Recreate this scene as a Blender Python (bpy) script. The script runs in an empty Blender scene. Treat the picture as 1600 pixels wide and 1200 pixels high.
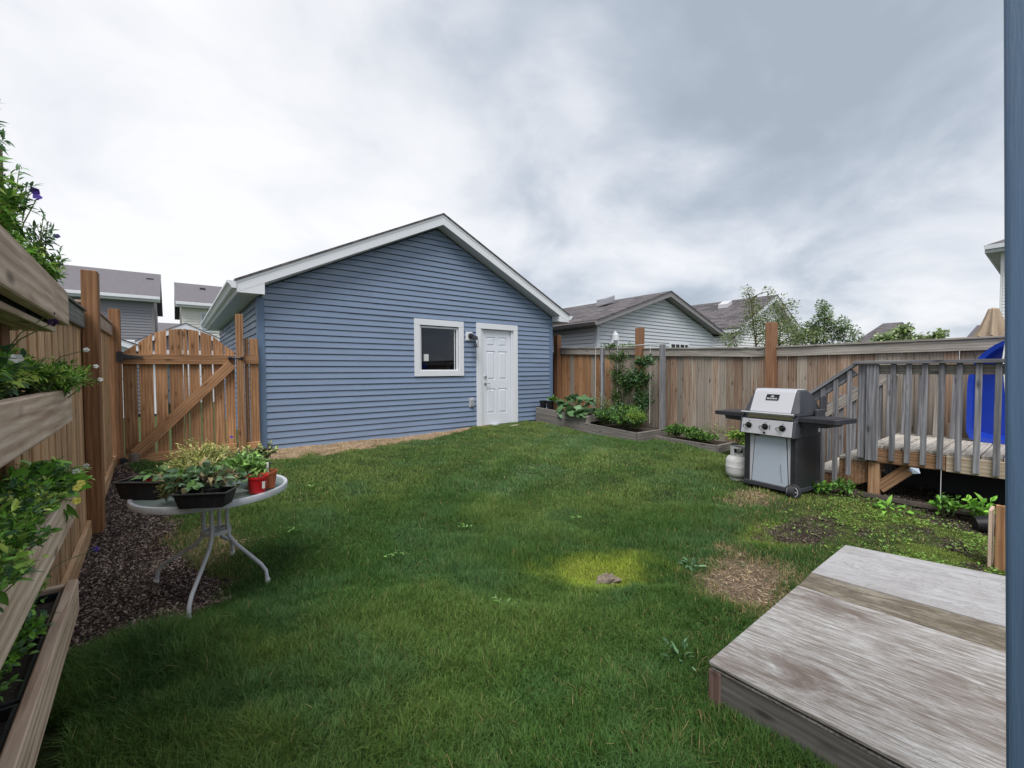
import bpy, math, random
import numpy as np
from mathutils import Vector, Matrix, Quaternion
random.seed(7); RNG = np.random.default_rng(11)
SC = bpy.context.scene; COL = SC.collection
R = 1.5                      # camera height; heights below are often "relative to the eye" + R

# ------------------------------------------------------------------ camera, sky, sun, exposure
cd = bpy.data.cameras.new('camera'); cam = bpy.data.objects.new('camera', cd); COL.objects.link(cam)
cd.sensor_width = 36; cd.lens = 678.4 / 1600 * 36; cd.clip_start = .05; cd.clip_end = 5000
YAW, PIT, ROL = .664, .030, -.005
cam.location = (0, 0, R)
_q = Quaternion((0, 0, 1), -YAW) @ Quaternion((1, 0, 0), math.pi/2 - PIT) @ Quaternion((0, 0, 1), ROL)
cam.rotation_mode = 'QUATERNION'; cam.rotation_quaternion = _q
SC.camera = cam

SUN_EL, SUN_AZ = math.radians(60), math.radians(226)      # azimuth from +Y clockwise: behind and left of the viewer
SUN_DIR = Vector((math.sin(SUN_AZ)*math.cos(SUN_EL), math.cos(SUN_AZ)*math.cos(SUN_EL), math.sin(SUN_EL)))
w = bpy.data.worlds.new('World'); SC.world = w; w.use_nodes = True
nt = w.node_tree; nt.nodes.clear()
def N(t, kind, **kw):
    n = t.nodes.new(kind)
    for k, v in kw.items():
        if k.startswith('i_'):
            n.inputs[k[2:].replace('_', ' ')].default_value = v
        else: setattr(n, k, v)
    return n
def mathn(t, op, a, b=None, clamp=False):
    n = t.nodes.new('ShaderNodeMath'); n.operation = op; n.use_clamp = clamp
    for i, v in enumerate((a, b)):
        if v is None: continue
        if hasattr(v, 'links'): t.links.new(v, n.inputs[i])
        else: n.inputs[i].default_value = v
    return n.outputs[0]
def ramp(t, fac, stops, interp='LINEAR'):
    n = t.nodes.new('ShaderNodeValToRGB'); cr = n.color_ramp; cr.interpolation = interp
    while len(cr.elements) < len(stops): cr.elements.new(.5)
    for e, (p, c) in zip(cr.elements, stops):
        e.position = p; e.color = (*c, 1) if len(c) == 3 else c
    t.links.new(fac, n.inputs[0]); return n.outputs[0]
def mixc(t, fac, a, b, mode='MIX'):
    n = t.nodes.new('ShaderNodeMix'); n.data_type = 'RGBA'; n.blend_type = mode; n.clamp_factor = True
    for s, v in ((n.inputs[0], fac), (n.inputs[6], a), (n.inputs[7], b)):
        if hasattr(v, 'links'): t.links.new(v, s)
        elif isinstance(v, (tuple, list)): s.default_value = (*v, 1) if len(v) == 3 else v
        else: s.default_value = v
    return n.outputs[2]
def noise(t, vec, scale, detail=4, rough=.55, dist=0):
    n = t.nodes.new('ShaderNodeTexNoise'); n.inputs['Scale'].default_value = scale
    n.inputs['Detail'].default_value = detail; n.inputs['Roughness'].default_value = rough
    n.inputs['Distortion'].default_value = dist
    if vec is not None: t.links.new(vec, n.inputs['Vector'])
    return n.outputs['Fac']

sky = N(nt, 'ShaderNodeTexSky', sky_type='NISHITA', sun_disc=False, sun_elevation=SUN_EL, sun_rotation=SUN_AZ)
bg1 = N(nt, 'ShaderNodeBackground'); bg1.inputs[1].default_value = .07
nt.links.new(sky.outputs[0], bg1.inputs[0])
tc = N(nt, 'ShaderNodeTexCoord'); sx = N(nt, 'ShaderNodeSeparateXYZ'); nt.links.new(tc.outputs['Generated'], sx.inputs[0])
dz = mathn(nt, 'ADD', mathn(nt, 'MAXIMUM', sx.outputs[2], 0.0), .34)
cx = N(nt, 'ShaderNodeCombineXYZ')
nt.links.new(mathn(nt, 'DIVIDE', sx.outputs[0], dz), cx.inputs[0]); nt.links.new(mathn(nt, 'DIVIDE', sx.outputs[1], dz), cx.inputs[1])
n1 = noise(nt, cx.outputs[0], .80, 3, .5, .25)
n2 = noise(nt, cx.outputs[0], 2.3, 6, .52, .35)
nn = mathn(nt, 'ADD', mathn(nt, 'MULTIPLY', n1, .50), mathn(nt, 'MULTIPLY', n2, .50))
bd = Vector((-.22, 1.0, .42)).normalized()                # thin bright part of the cloud deck
dt = N(nt, 'ShaderNodeVectorMath', operation='DOT_PRODUCT'); nt.links.new(tc.outputs['Generated'], dt.inputs[0]); dt.inputs[1].default_value = bd
glow = N(nt, 'ShaderNodeMapRange'); glow.inputs[1].default_value = .45; glow.inputs[2].default_value = .97
glow.inputs[3].default_value = 0; glow.inputs[4].default_value = .25; nt.links.new(dt.outputs['Value'], glow.inputs[0])
zlow = N(nt, 'ShaderNodeMapRange'); zlow.inputs[1].default_value = 0; zlow.inputs[2].default_value = .35
zlow.inputs[3].default_value = .06; zlow.inputs[4].default_value = 0; nt.links.new(sx.outputs[2], zlow.inputs[0])
nn = mathn(nt, 'ADD', mathn(nt, 'MULTIPLY', mathn(nt, 'SUBTRACT', nn, .5), 1.45), .5)
cl = mathn(nt, 'ADD', mathn(nt, 'ADD', nn, glow.outputs[0]), zlow.outputs[0])
# separate cloud masses: darker bellies and thin bright gaps, edges broken up by noise
nw_ = nt.nodes.new('ShaderNodeTexNoise'); nw_.inputs['Scale'].default_value = 2.6; nw_.inputs['Detail'].default_value = 6; nw_.inputs['Roughness'].default_value = .6
nt.links.new(cx.outputs[0], nw_.inputs['Vector'])
wa = N(nt, 'ShaderNodeVectorMath', operation='MULTIPLY_ADD'); nt.links.new(nw_.outputs['Color'], wa.inputs[0]); wa.inputs[1].default_value = (.42,)*3; wa.inputs[2].default_value = (-.21,)*3
wb = N(nt, 'ShaderNodeVectorMath', operation='ADD'); nt.links.new(wa.outputs[0], wb.inputs[0]); nt.links.new(tc.outputs['Generated'], wb.inputs[1])
wn_ = N(nt, 'ShaderNodeVectorMath', operation='NORMALIZE'); nt.links.new(wb.outputs[0], wn_.inputs[0])
for d_, r_, a_ in [((0.433, 0.786, 0.442), 12, -0.13), ((0.651, 0.53, 0.544), 16, -0.11), ((0.801, 0.346, 0.489), 17, -0.11), ((0.891, 0.257, 0.373), 13, -0.10), ((-0.142, 0.901, 0.41), 11, -0.08),
        ((0.936, 0.248, 0.25), 8, -0.08), ((0.76, 0.612, 0.216), 8, -0.08), ((0.854, 0.487, 0.181), 7, -0.09), ((0.979, 0.137, 0.149), 8, -0.07), ((0.849, 0.421, 0.319), 9, 0.13), ((0.949, 0.182, 0.257), 7, 0.08),
        ((0.578, 0.624, 0.526), 7, 0.05), ((0.367, 0.855, 0.365), 9, 0.07), ((0.975, 0.208, 0.076), 5, 0.09), ((0.803, 0.576, 0.154), 5, 0.07), ((0.271, 0.798, 0.538), 9, -0.05),
        ((-.8, .4, .4), 16, -.1), ((-.6, -.5, .5), 18, -.1), ((.3, -.8, .5), 18, -.1), ((.0, -.2, .95), 20, -.1), ((.8, -.5, .4), 14, .1), ((-.2, -.9, .3), 12, .1)]:
    dn = N(nt, 'ShaderNodeVectorMath', operation='DOT_PRODUCT'); nt.links.new(wn_.outputs[0], dn.inputs[0]); dn.inputs[1].default_value = Vector(d_).normalized()
    mr_ = N(nt, 'ShaderNodeMapRange'); mr_.interpolation_type = 'SMOOTHSTEP'; mr_.inputs[1].default_value = math.cos(math.radians(r_*1.25)); mr_.inputs[2].default_value = math.cos(math.radians(r_*.35)); mr_.inputs[3].default_value = 0; mr_.inputs[4].default_value = a_*.62
    nt.links.new(dn.outputs['Value'], mr_.inputs[0]); cl = mathn(nt, 'ADD', cl, mr_.outputs[0])
cc = ramp(nt, cl, [(.27, (.160, .182, .212)), (.37, (.190, .213, .246)), (.45, (.232, .252, .283)), (.53, (.285, .299, .323)), (.63, (.338, .344, .360)), (.78, (.385, .387, .395))])
bg2 = N(nt, 'ShaderNodeBackground'); bg2.inputs[1].default_value = 1.0; nt.links.new(cc, bg2.inputs[0])
mx = N(nt, 'ShaderNodeMixShader'); mx.inputs[0].default_value = .95
nt.links.new(bg1.outputs[0], mx.inputs[1]); nt.links.new(bg2.outputs[0], mx.inputs[2])
wo = N(nt, 'ShaderNodeOutputWorld'); nt.links.new(mx.outputs[0], wo.inputs[0])

sd = bpy.data.lights.new('sun', 'SUN'); sd.energy = 1.5; sd.angle = math.radians(34); sd.color = (1, .97, .93)
so = bpy.data.objects.new('sun', sd); COL.objects.link(so); so.rotation_euler = SUN_DIR.to_track_quat('Z', 'Y').to_euler()
SC.view_settings.view_transform = 'Standard'; SC.view_settings.look = 'None'
SC.view_settings.exposure = 1.40; SC.view_settings.gamma = 1; SC.view_settings.use_curve_mapping = False
SC.cycles.max_bounces = 6; SC.cycles.use_denoising = True; SC.cycles.transparent_max_bounces = 12

# ------------------------------------------------------------------ helpers: objects
def tag(o, label=None, cat=None, group=None, kind=None):
    if label: o['label'] = label
    if cat: o['category'] = cat
    if group: o['group'] = group
    if kind: o['kind'] = kind
    return o
def empty(name, loc=(0, 0, 0), label=None, cat=None, group=None, rz=0):
    o = bpy.data.objects.new(name, None); COL.objects.link(o); o.empty_display_size = .1
    o.location = loc; o.rotation_euler = (0, 0, rz)
    return tag(o, label, cat, group)
class MB:
    """collects faces, builds ONE mesh"""
    def __init__(s): s.v = []; s.f = []; s.m = []
    def add(s, vs, fs, mi=0):
        b = len(s.v); s.v += [tuple(p) for p in vs]; s.f += [tuple(b+i for i in f) for f in fs]; s.m += [mi]*len(fs); return s
    def box(s, x0, x1, y0, y1, z0, z1, mi=0):
        return s.add([(x0,y0,z0),(x1,y0,z0),(x1,y1,z0),(x0,y1,z0),(x0,y0,z1),(x1,y0,z1),(x1,y1,z1),(x0,y1,z1)],
                     [(0,3,2,1),(4,5,6,7),(0,1,5,4),(1,2,6,5),(2,3,7,6),(3,0,4,7)], mi)
    def prism(s, pts, off, mi=0):
        """closed polygon pts (3-D, planar) extruded by vector off"""
        n = len(pts); o = Vector(off); a = [Vector(p) for p in pts]; b = [p+o for p in a]
        return s.add(a+b, [tuple(range(n))[::-1], tuple(range(n, 2*n))]+[(i, (i+1) % n, n+(i+1) % n, n+i) for i in range(n)], mi)
    def tube(s, path, rad, seg=8, mi=0, cap=True):
        path = [Vector(p) for p in path]; n = len(path)
        rr = rad if isinstance(rad, (list, tuple)) else [rad]*n
        t0 = (path[1]-path[0]).normalized(); up = Vector((0,0,1)) if abs(t0.z) < .9 else Vector((1,0,0))
        u = t0.cross(up).normalized(); vs = []
        for i, p in enumerate(path):
            t = (path[min(i+1, n-1)]-path[max(i-1, 0)]).normalized()
            u = (u - t*u.dot(t)).normalized(); v = t.cross(u)
            for k in range(seg):
                a = 2*math.pi*k/seg; vs.append(p+(u*math.cos(a)+v*math.sin(a))*rr[i])
        fs = [(i*seg+k, i*seg+(k+1) % seg, (i+1)*seg+(k+1) % seg, (i+1)*seg+k) for i in range(n-1) for k in range(seg)]
        if cap: fs += [tuple(range(seg))[::-1], tuple(range((n-1)*seg, n*seg))]
        return s.add(vs, fs, mi)
    def lathe(s, prof, c=(0,0,0), seg=24, mi=0, close=False):
        vs = [(c[0]+r*math.cos(2*math.pi*k/seg), c[1]+r*math.sin(2*math.pi*k/seg), c[2]+z) for r, z in prof for k in range(seg)]
        n = len(prof)
        fs = [(i*seg+k, i*seg+(k+1) % seg, (i+1)*seg+(k+1) % seg, (i+1)*seg+k) for i in range(n-1) for k in range(seg)]
        if close: fs += [tuple(range(seg))[::-1], tuple(range((n-1)*seg, n*seg))]
        return s.add(vs, fs, mi)
    def build(s, name, mats, parent=None, smooth=False, bevel=0, kind=None, label=None):
        me = bpy.data.meshes.new(name); me.from_pydata(s.v, [], s.f)
        if not isinstance(mats, (list, tuple)): mats = [mats]
        for m in mats: me.materials.append(m)
        me.polygons.foreach_set('material_index', s.m)
        if smooth: me.polygons.foreach_set('use_smooth', [True]*len(me.polygons))
        me.update()
        o = bpy.data.objects.new(name, me); COL.objects.link(o)
        if parent is not None: o.parent = parent
        if bevel: add_bevel(o, bevel)
        if smooth: md = o.modifiers.new('es', 'EDGE_SPLIT'); md.split_angle = math.radians(38)
        if kind: o['kind'] = kind
        if label: o['label'] = label
        return o
def add_bevel(o, wd, seg=1):
    m = o.modifiers.new('bevel', 'BEVEL'); m.width = wd; m.segments = seg; m.limit_method = 'ANGLE'
_bc = {}
def board(name, parent, mat, p0, p1, wd, th, side=(0, 0, 1), bevel=.003, top_cut=None):
    """a plank from p0 to p1; 'side' is the direction of its width wd; local X runs along the grain"""
    p0, p1 = Vector(p0), Vector(p1); ax = p1-p0; L = ax.length; ax.normalize()
    sd_ = Vector(side); sd_ = (sd_-ax*sd_.dot(ax)).normalized(); th_ = ax.cross(sd_)
    key = (round(L, 3), round(wd, 4), round(th, 4), mat.name, bevel, top_cut)
    me = _bc.get(key)
    if me is None:
        mb = MB()
        if top_cut:
            a, b = top_cut      # local x at the -width and +width corners of the far end
            mb.prism([(0,-wd/2,-th/2),(L+a,-wd/2,-th/2),(L+b,wd/2,-th/2),(0,wd/2,-th/2)], (0,0,th))
        else: mb.box(0, L, -wd/2, wd/2, -th/2, th/2)
        me = bpy.data.meshes.new(name); me.from_pydata(mb.v, [], mb.f); me.materials.append(mat); me.update(); _bc[key] = me
    o = bpy.data.objects.new(name, me); COL.objects.link(o)
    m = Matrix((ax, sd_, th_)).transposed().to_4x4(); m.translation = p0
    if parent is not None:
        o.parent = parent; m = Matrix.Translation(parent.location).inverted() @ m if parent.rotation_euler.z == 0 else parent.matrix_basis.inverted() @ m
    o.matrix_basis = m
    if bevel: add_bevel(o, bevel)
    return o

# ------------------------------------------------------------------ helpers: materials
def newmat(name):
    m = bpy.data.materials.new(name); m.use_nodes = True; t = m.node_tree; t.nodes.clear()
    out = t.nodes.new('ShaderNodeOutputMaterial'); b = t.nodes.new('ShaderNodeBsdfPrincipled'); t.links.new(b.outputs[0], out.inputs[0])
    return m, t, b
def plain(name, col, rough=.5, metal=0, var=.12, scale=6, bump=0, bscale=60, spec=.5, stretch=None, dirt=None):
    m, t, b = newmat(name); tcn = t.nodes.new('ShaderNodeTexCoord'); v = tcn.outputs['Object']
    if stretch:
        mp = t.nodes.new('ShaderNodeMapping'); mp.inputs['Scale'].default_value = stretch; t.links.new(v, mp.inputs[0]); v = mp.outputs[0]
    nz = noise(t, v, scale, 5, .6)
    c = ramp(t, nz, [(.25, tuple(x*(1-var) for x in col)), (.75, tuple(min(1, x*(1+var)) for x in col))])
    if dirt:
        d = noise(t, tcn.outputs['Object'], dirt[1], 6, .7); c = mixc(t, ramp(t, d, [(.52, (0,0,0)), (.72, (dirt[2],)*3)]), c, dirt[0])
    t.links.new(c, b.inputs['Base Color']); b.inputs['Roughness'].default_value = rough; b.inputs['Metallic'].default_value = metal
    b.inputs['Specular IOR Level'].default_value = spec
    rr = ramp(t, nz, [(.2, (rough*.85,)*3), (.8, (min(1, rough*1.15),)*3)]); t.links.new(rr, b.inputs['Roughness'])
    if bump:
        bn = t.nodes.new('ShaderNodeBump'); bn.inputs['Strength'].default_value = bump; bn.inputs['Distance'].default_value = .01
        t.links.new(noise(t, v, bscale, 4, .6), bn.inputs['Height']); t.links.new(bn.outputs[0], b.inputs['Normal'])
    return m
def wood(name, cols, rough=.75, streak=1.0, knots=True, grain=38, obj_var=.35, grey=None, stain=None, fig=.12):
    """cols: 3 colours dark -> light; grain along local X; every plank gets its own offset and tint"""
    m, t, b = newmat(name); tcn = t.nodes.new('ShaderNodeTexCoord'); oi = t.nodes.new('ShaderNodeObjectInfo')
    off = t.nodes.new('ShaderNodeCombineXYZ')
    for i, k in enumerate((37.0, 53.0, 71.0)): t.links.new(mathn(t, 'MULTIPLY', oi.outputs['Random'], k), off.inputs[i])
    ad = N(t, 'ShaderNodeVectorMath', operation='ADD'); t.links.new(tcn.outputs['Object'], ad.inputs[0]); t.links.new(off.outputs[0], ad.inputs[1])
    mp = t.nodes.new('ShaderNodeMapping'); mp.inputs['Scale'].default_value = (.9, 14, 14); t.links.new(ad.outputs[0], mp.inputs[0])
    g1 = noise(t, mp.outputs[0], 1.0, 7, .66, 1.6)
    mp2 = t.nodes.new('ShaderNodeMapping'); mp2.inputs['Scale'].default_value = (2.2, grain*3, grain*3); t.links.new(ad.outputs[0], mp2.inputs[0])
    g2 = noise(t, mp2.outputs[0], 1.0, 4, .7)
    g = mathn(t, 'ADD', mathn(t, 'MULTIPLY', g1, .62), mathn(t, 'MULTIPLY', g2, .38*streak))
    wv = t.nodes.new('ShaderNodeTexWave'); wv.bands_direction = 'Y'; wv.inputs['Scale'].default_value = 4.5; wv.inputs['Distortion'].default_value = 5; wv.inputs['Detail'].default_value = 2.5; wv.inputs['Detail Scale'].default_value = .9; wv.inputs['Detail Roughness'].default_value = .6
    mpw = t.nodes.new('ShaderNodeMapping'); mpw.inputs['Scale'].default_value = (.35, 2.0, 2.0); t.links.new(ad.outputs[0], mpw.inputs[0]); t.links.new(mpw.outputs[0], wv.inputs['Vector'])
    g = mathn(t, 'ADD', g, mathn(t, 'MULTIPLY', mathn(t, 'SUBTRACT', wv.outputs['Fac'], .5), fig))
    c = ramp(t, g, [(.34, cols[0]), (.5, cols[1]), (.64, cols[2])])
    mp3 = t.nodes.new('ShaderNodeMapping'); mp3.inputs['Scale'].default_value = (2.0, 4.5, 4.5); t.links.new(ad.outputs[0], mp3.inputs[0])
    big = noise(t, mp3.outputs[0], 1.0, 3, .6)
    c = mixc(t, ramp(t, big, [(.35, (0,0,0)), (.75, (.45,)*3)]), c, tuple(x*.6 for x in cols[1]))
    if grey:   # weathered share: some planks silver, some still brown
        rr = t.nodes.new('ShaderNodeMath'); rr.operation = 'FRACT'; t.links.new(mathn(t, 'MULTIPLY', oi.outputs['Random'], 17.3), rr.inputs[0])
        f = ramp(t, mathn(t, 'ADD', rr.outputs[0], mathn(t, 'MULTIPLY', mathn(t, 'SUBTRACT', g1, .5), 1.2)), [(grey[1], (.15,)*3), (grey[1]+.3, (1,)*3)])
        gc = ramp(t, g, [(.3, tuple(x*.55 for x in grey[0])), (.5, grey[0]), (.7, tuple(min(1, x*1.35) for x in grey[0]))])
        c = mixc(t, f, c, gc)
    if knots:
        vo = t.nodes.new('ShaderNodeTexVoronoi'); vo.inputs['Scale'].default_value = 1.0; mp4 = t.nodes.new('ShaderNodeMapping')
        mp4.inputs['Scale'].default_value = (3.2, 9, 9); t.links.new(ad.outputs[0], mp4.inputs[0]); t.links.new(mp4.outputs[0], vo.inputs['Vector'])
        k = ramp(t, vo.outputs['Distance'], [(.06, (1,)*3), (.19, (0,)*3)])
        c = mixc(t, mathn(t, 'MULTIPLY', k, .75), c, tuple(x*.35 for x in cols[0]))
    if stain:
        s_ = noise(t, ad.outputs[0], stain[1], 5, .65, .4); c = mixc(t, ramp(t, s_, [(.5, (0,)*3), (.68, (stain[2],)*3)]), c, stain[0])
    hv = t.nodes.new('ShaderNodeHueSaturation'); t.links.new(c, hv.inputs['Color'])
    mr = t.nodes.new('ShaderNodeMapRange'); mr.inputs[3].default_value = 1-obj_var; mr.inputs[4].default_value = 1+obj_var; t.links.new(oi.outputs['Random'], mr.inputs[0])
    t.links.new(mr.outputs[0], hv.inputs['Value']); t.links.new(hv.outputs[0], b.inputs['Base Color'])
    b.inputs['Roughness'].default_value = rough; b.inputs['Specular IOR Level'].default_value = .3
    bn = t.nodes.new('ShaderNodeBump'); bn.inputs['Strength'].default_value = .35; bn.inputs['Distance'].default_value = .004
    t.links.new(g, bn.inputs['Height']); t.links.new(bn.outputs[0], b.inputs['Normal'])
    return m
def attrmat(name, rough=.6, trans=.25, spec=.3, jitter=.0):
    """colour comes from the mesh's own 'col' attribute (each leaf or blade has its own colour)"""
    m, t, b = newmat(name); a = t.nodes.new('ShaderNodeAttribute'); a.attribute_name = 'col'
    t.links.new(a.outputs['Color'], b.inputs['Base Color']); b.inputs['Roughness'].default_value = rough
    b.inputs['Specular IOR Level'].default_value = spec
    if trans:
        tr = t.nodes.new('ShaderNodeBsdfTranslucent'); t.links.new(a.outputs['Color'], tr.inputs[0])
        mxs = t.nodes.new('ShaderNodeMixShader'); mxs.inputs[0].default_value = trans
        t.links.new(b.outputs[0], mxs.inputs[1]); t.links.new(tr.outputs[0], mxs.inputs[2])
        out = [n for n in t.nodes if n.type == 'OUTPUT_MATERIAL'][0]; t.links.new(mxs.outputs[0], out.inputs[0])
    return m
def npmesh(name, V, F, mat, col=None, parent=None, kind='stuff', loc=None):
    """V (n,3); F (m,k) same-size faces; col (n,3)"""
    me = bpy.data.meshes.new(name); V = np.asarray(V, np.float32); F = np.asarray(F, np.int32); k = F.shape[1]
    me.vertices.add(len(V)); me.vertices.foreach_set('co', V.ravel())
    me.loops.add(F.size); me.loops.foreach_set('vertex_index', F.ravel())
    me.polygons.add(len(F)); me.polygons.foreach_set('loop_start', np.arange(0, F.size, k, dtype=np.int32))
    me.polygons.foreach_set('loop_total', np.full(len(F), k, np.int32))
    if col is not None:
        a = me.color_attributes.new('col', 'FLOAT_COLOR', 'POINT')
        c4 = np.ones((len(V), 4), np.float32); c4[:, :3] = col; a.data.foreach_set('color', c4.ravel())
    me.update(calc_edges=True); me.validate(clean_customdata=False)
    me.materials.append(mat); o = bpy.data.objects.new(name, me); COL.objects.link(o)
    if parent is not None: o.parent = parent
    if kind: o['kind'] = kind
    return o

M = {}
M['siding'] = plain('blue_vinyl', (.185, .245, .355), .26, var=.06, scale=1.4, stretch=(1,1,6), spec=.5, dirt=((.13,.16,.21), 1.3, .22))
M['siding_trim'] = plain('blue_trim', (.115, .18, .285), .5, var=.04)
M['white'] = plain('white_trim', (.68, .70, .74), .45, var=.03, scale=2)
M['door_white'] = plain('door_white', (.68, .71, .77), .4, var=.02, scale=2)
M['soffit'] = plain('soffit_grey', (.55, .57, .62), .6, var=.03)
M['shingle'] = plain('shingle', (.095, .086, .092), .95, var=.60, scale=9, stretch=(1, 1.6, 3), bump=.6, bscale=40)
def shingles(name, c1, c2):
    m, t, b = newmat(name); tcn = t.nodes.new('ShaderNodeTexCoord'); sp_ = t.nodes.new('ShaderNodeSeparateXYZ'); t.links.new(tcn.outputs['Object'], sp_.inputs[0])
    cb = t.nodes.new('ShaderNodeCombineXYZ'); t.links.new(sp_.outputs[1], cb.inputs[0]); t.links.new(mathn(t, 'MULTIPLY', sp_.outputs[0], 1.1), cb.inputs[1])
    bk = t.nodes.new('ShaderNodeTexBrick'); bk.inputs['Scale'].default_value = 1; bk.inputs['Brick Width'].default_value = .32; bk.inputs['Row Height'].default_value = .145; bk.inputs['Mortar Size'].default_value = .006; bk.inputs['Bias'].default_value = 0
    bk.inputs['Color1'].default_value = (*c1, 1); bk.inputs['Color2'].default_value = (*c2, 1); bk.inputs['Mortar'].default_value = (.02, .018, .02, 1); t.links.new(cb.outputs[0], bk.inputs['Vector'])
    c = mixc(t, 1, bk.outputs['Color'], ramp(t, noise(t, tcn.outputs['Object'], 14, 6, .7), [(.3, (.6,)*3), (.7, (1.45,)*3)]), 'MULTIPLY'); t.links.new(c, b.inputs['Base Color']); b.inputs['Roughness'].default_value = .95
    bn = t.nodes.new('ShaderNodeBump'); bn.inputs['Strength'].default_value = .6; bn.inputs['Distance'].default_value = .01; t.links.new(bk.outputs['Fac'], bn.inputs['Height']); bn.invert = True; t.links.new(bn.outputs[0], b.inputs['Normal']); return m
M['shingle'] = shingles('laminate_shingle', (.13, .115, .12), (.055, .05, .056))
M['shingle_far'] = plain('shingle_far', (.13, .12, .135), .95, var=.18, scale=5)
M['lap_shade'] = plain('dark_lap_shade', (.045, .055, .075), .95)  # dark shell tone, painted as the shadow lines between siding boards
M['dark'] = plain('dark_inside', (.03, .03, .034), .9)
M['grey_siding'] = plain('pale_grey_vinyl', (.50, .53, .57), .5, var=.04, scale=1)
M['cream_siding'] = plain('cream_vinyl', (.72, .71, .66), .5, var=.04, scale=1)
M['white_siding'] = plain('white_vinyl', (.76, .77, .78), .5, var=.04, scale=1)
M['slate_siding'] = plain('slate_vinyl', (.22, .22, .25), .5, var=.04, scale=1)
M['taupe'] = plain('taupe_trim', (.235, .22, .235), .5, var=.05)
M['picket_l'] = wood('cedar_light', [(.28,.155,.078), (.50,.31,.17), (.66,.45,.28)], obj_var=.20)
M['gate'] = wood('cedar_brown', [(.19,.09,.042), (.35,.185,.092), (.50,.29,.155)], obj_var=.24)
M['post'] = wood('treated_brown', [(.12,.055,.025), (.215,.105,.05), (.30,.155,.08)], obj_var=.12, knots=False)
M['post_r'] = wood('treated_orange', [(.15,.07,.037), (.25,.128,.07), (.34,.185,.105)], obj_var=.1, knots=False)
M['cap_grey'] = wood('cap_grey', [(.16,.145,.13), (.30,.27,.24), (.43,.40,.36)], obj_var=.12)
M['cap_dark'] = wood('cap_dark', [(.08,.08,.078), (.15,.15,.14), (.22,.22,.2)], obj_var=.1)
M['cap_new'] = wood('cap_new', [(.26,.19,.14), (.40,.31,.24), (.5,.4,.32)], obj_var=.1)
M['picket_r'] = wood('weathered_picket', [(.15,.09,.058), (.29,.185,.125), (.42,.29,.205)], obj_var=.26, grey=((.285,.245,.205), .26))
M['deck_rail'] = wood('grey_rail', [(.095,.095,.105), (.185,.185,.20), (.32,.315,.33)], obj_var=.24)
M['deck_floor'] = wood('deck_board', [(.26,.235,.20), (.40,.37,.33), (.54,.51,.47)], obj_var=.15)
M['joist'] = wood('joist', [(.15,.075,.035), (.28,.155,.08), (.42,.28,.18)], obj_var=.3)
M['joist_l'] = wood('skirt_pale', [(.28,.21,.14), (.40,.32,.235), (.52,.44,.34)], obj_var=.1)
M['planter'] = wood('spruce', [(.30,.19,.13), (.54,.40,.30), (.74,.61,.50)], obj_var=.08, grain=20, fig=.13)
M['bed'] = wood('bed_grey', [(.10,.09,.085), (.19,.175,.16), (.29,.27,.25)], obj_var=.15)
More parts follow.
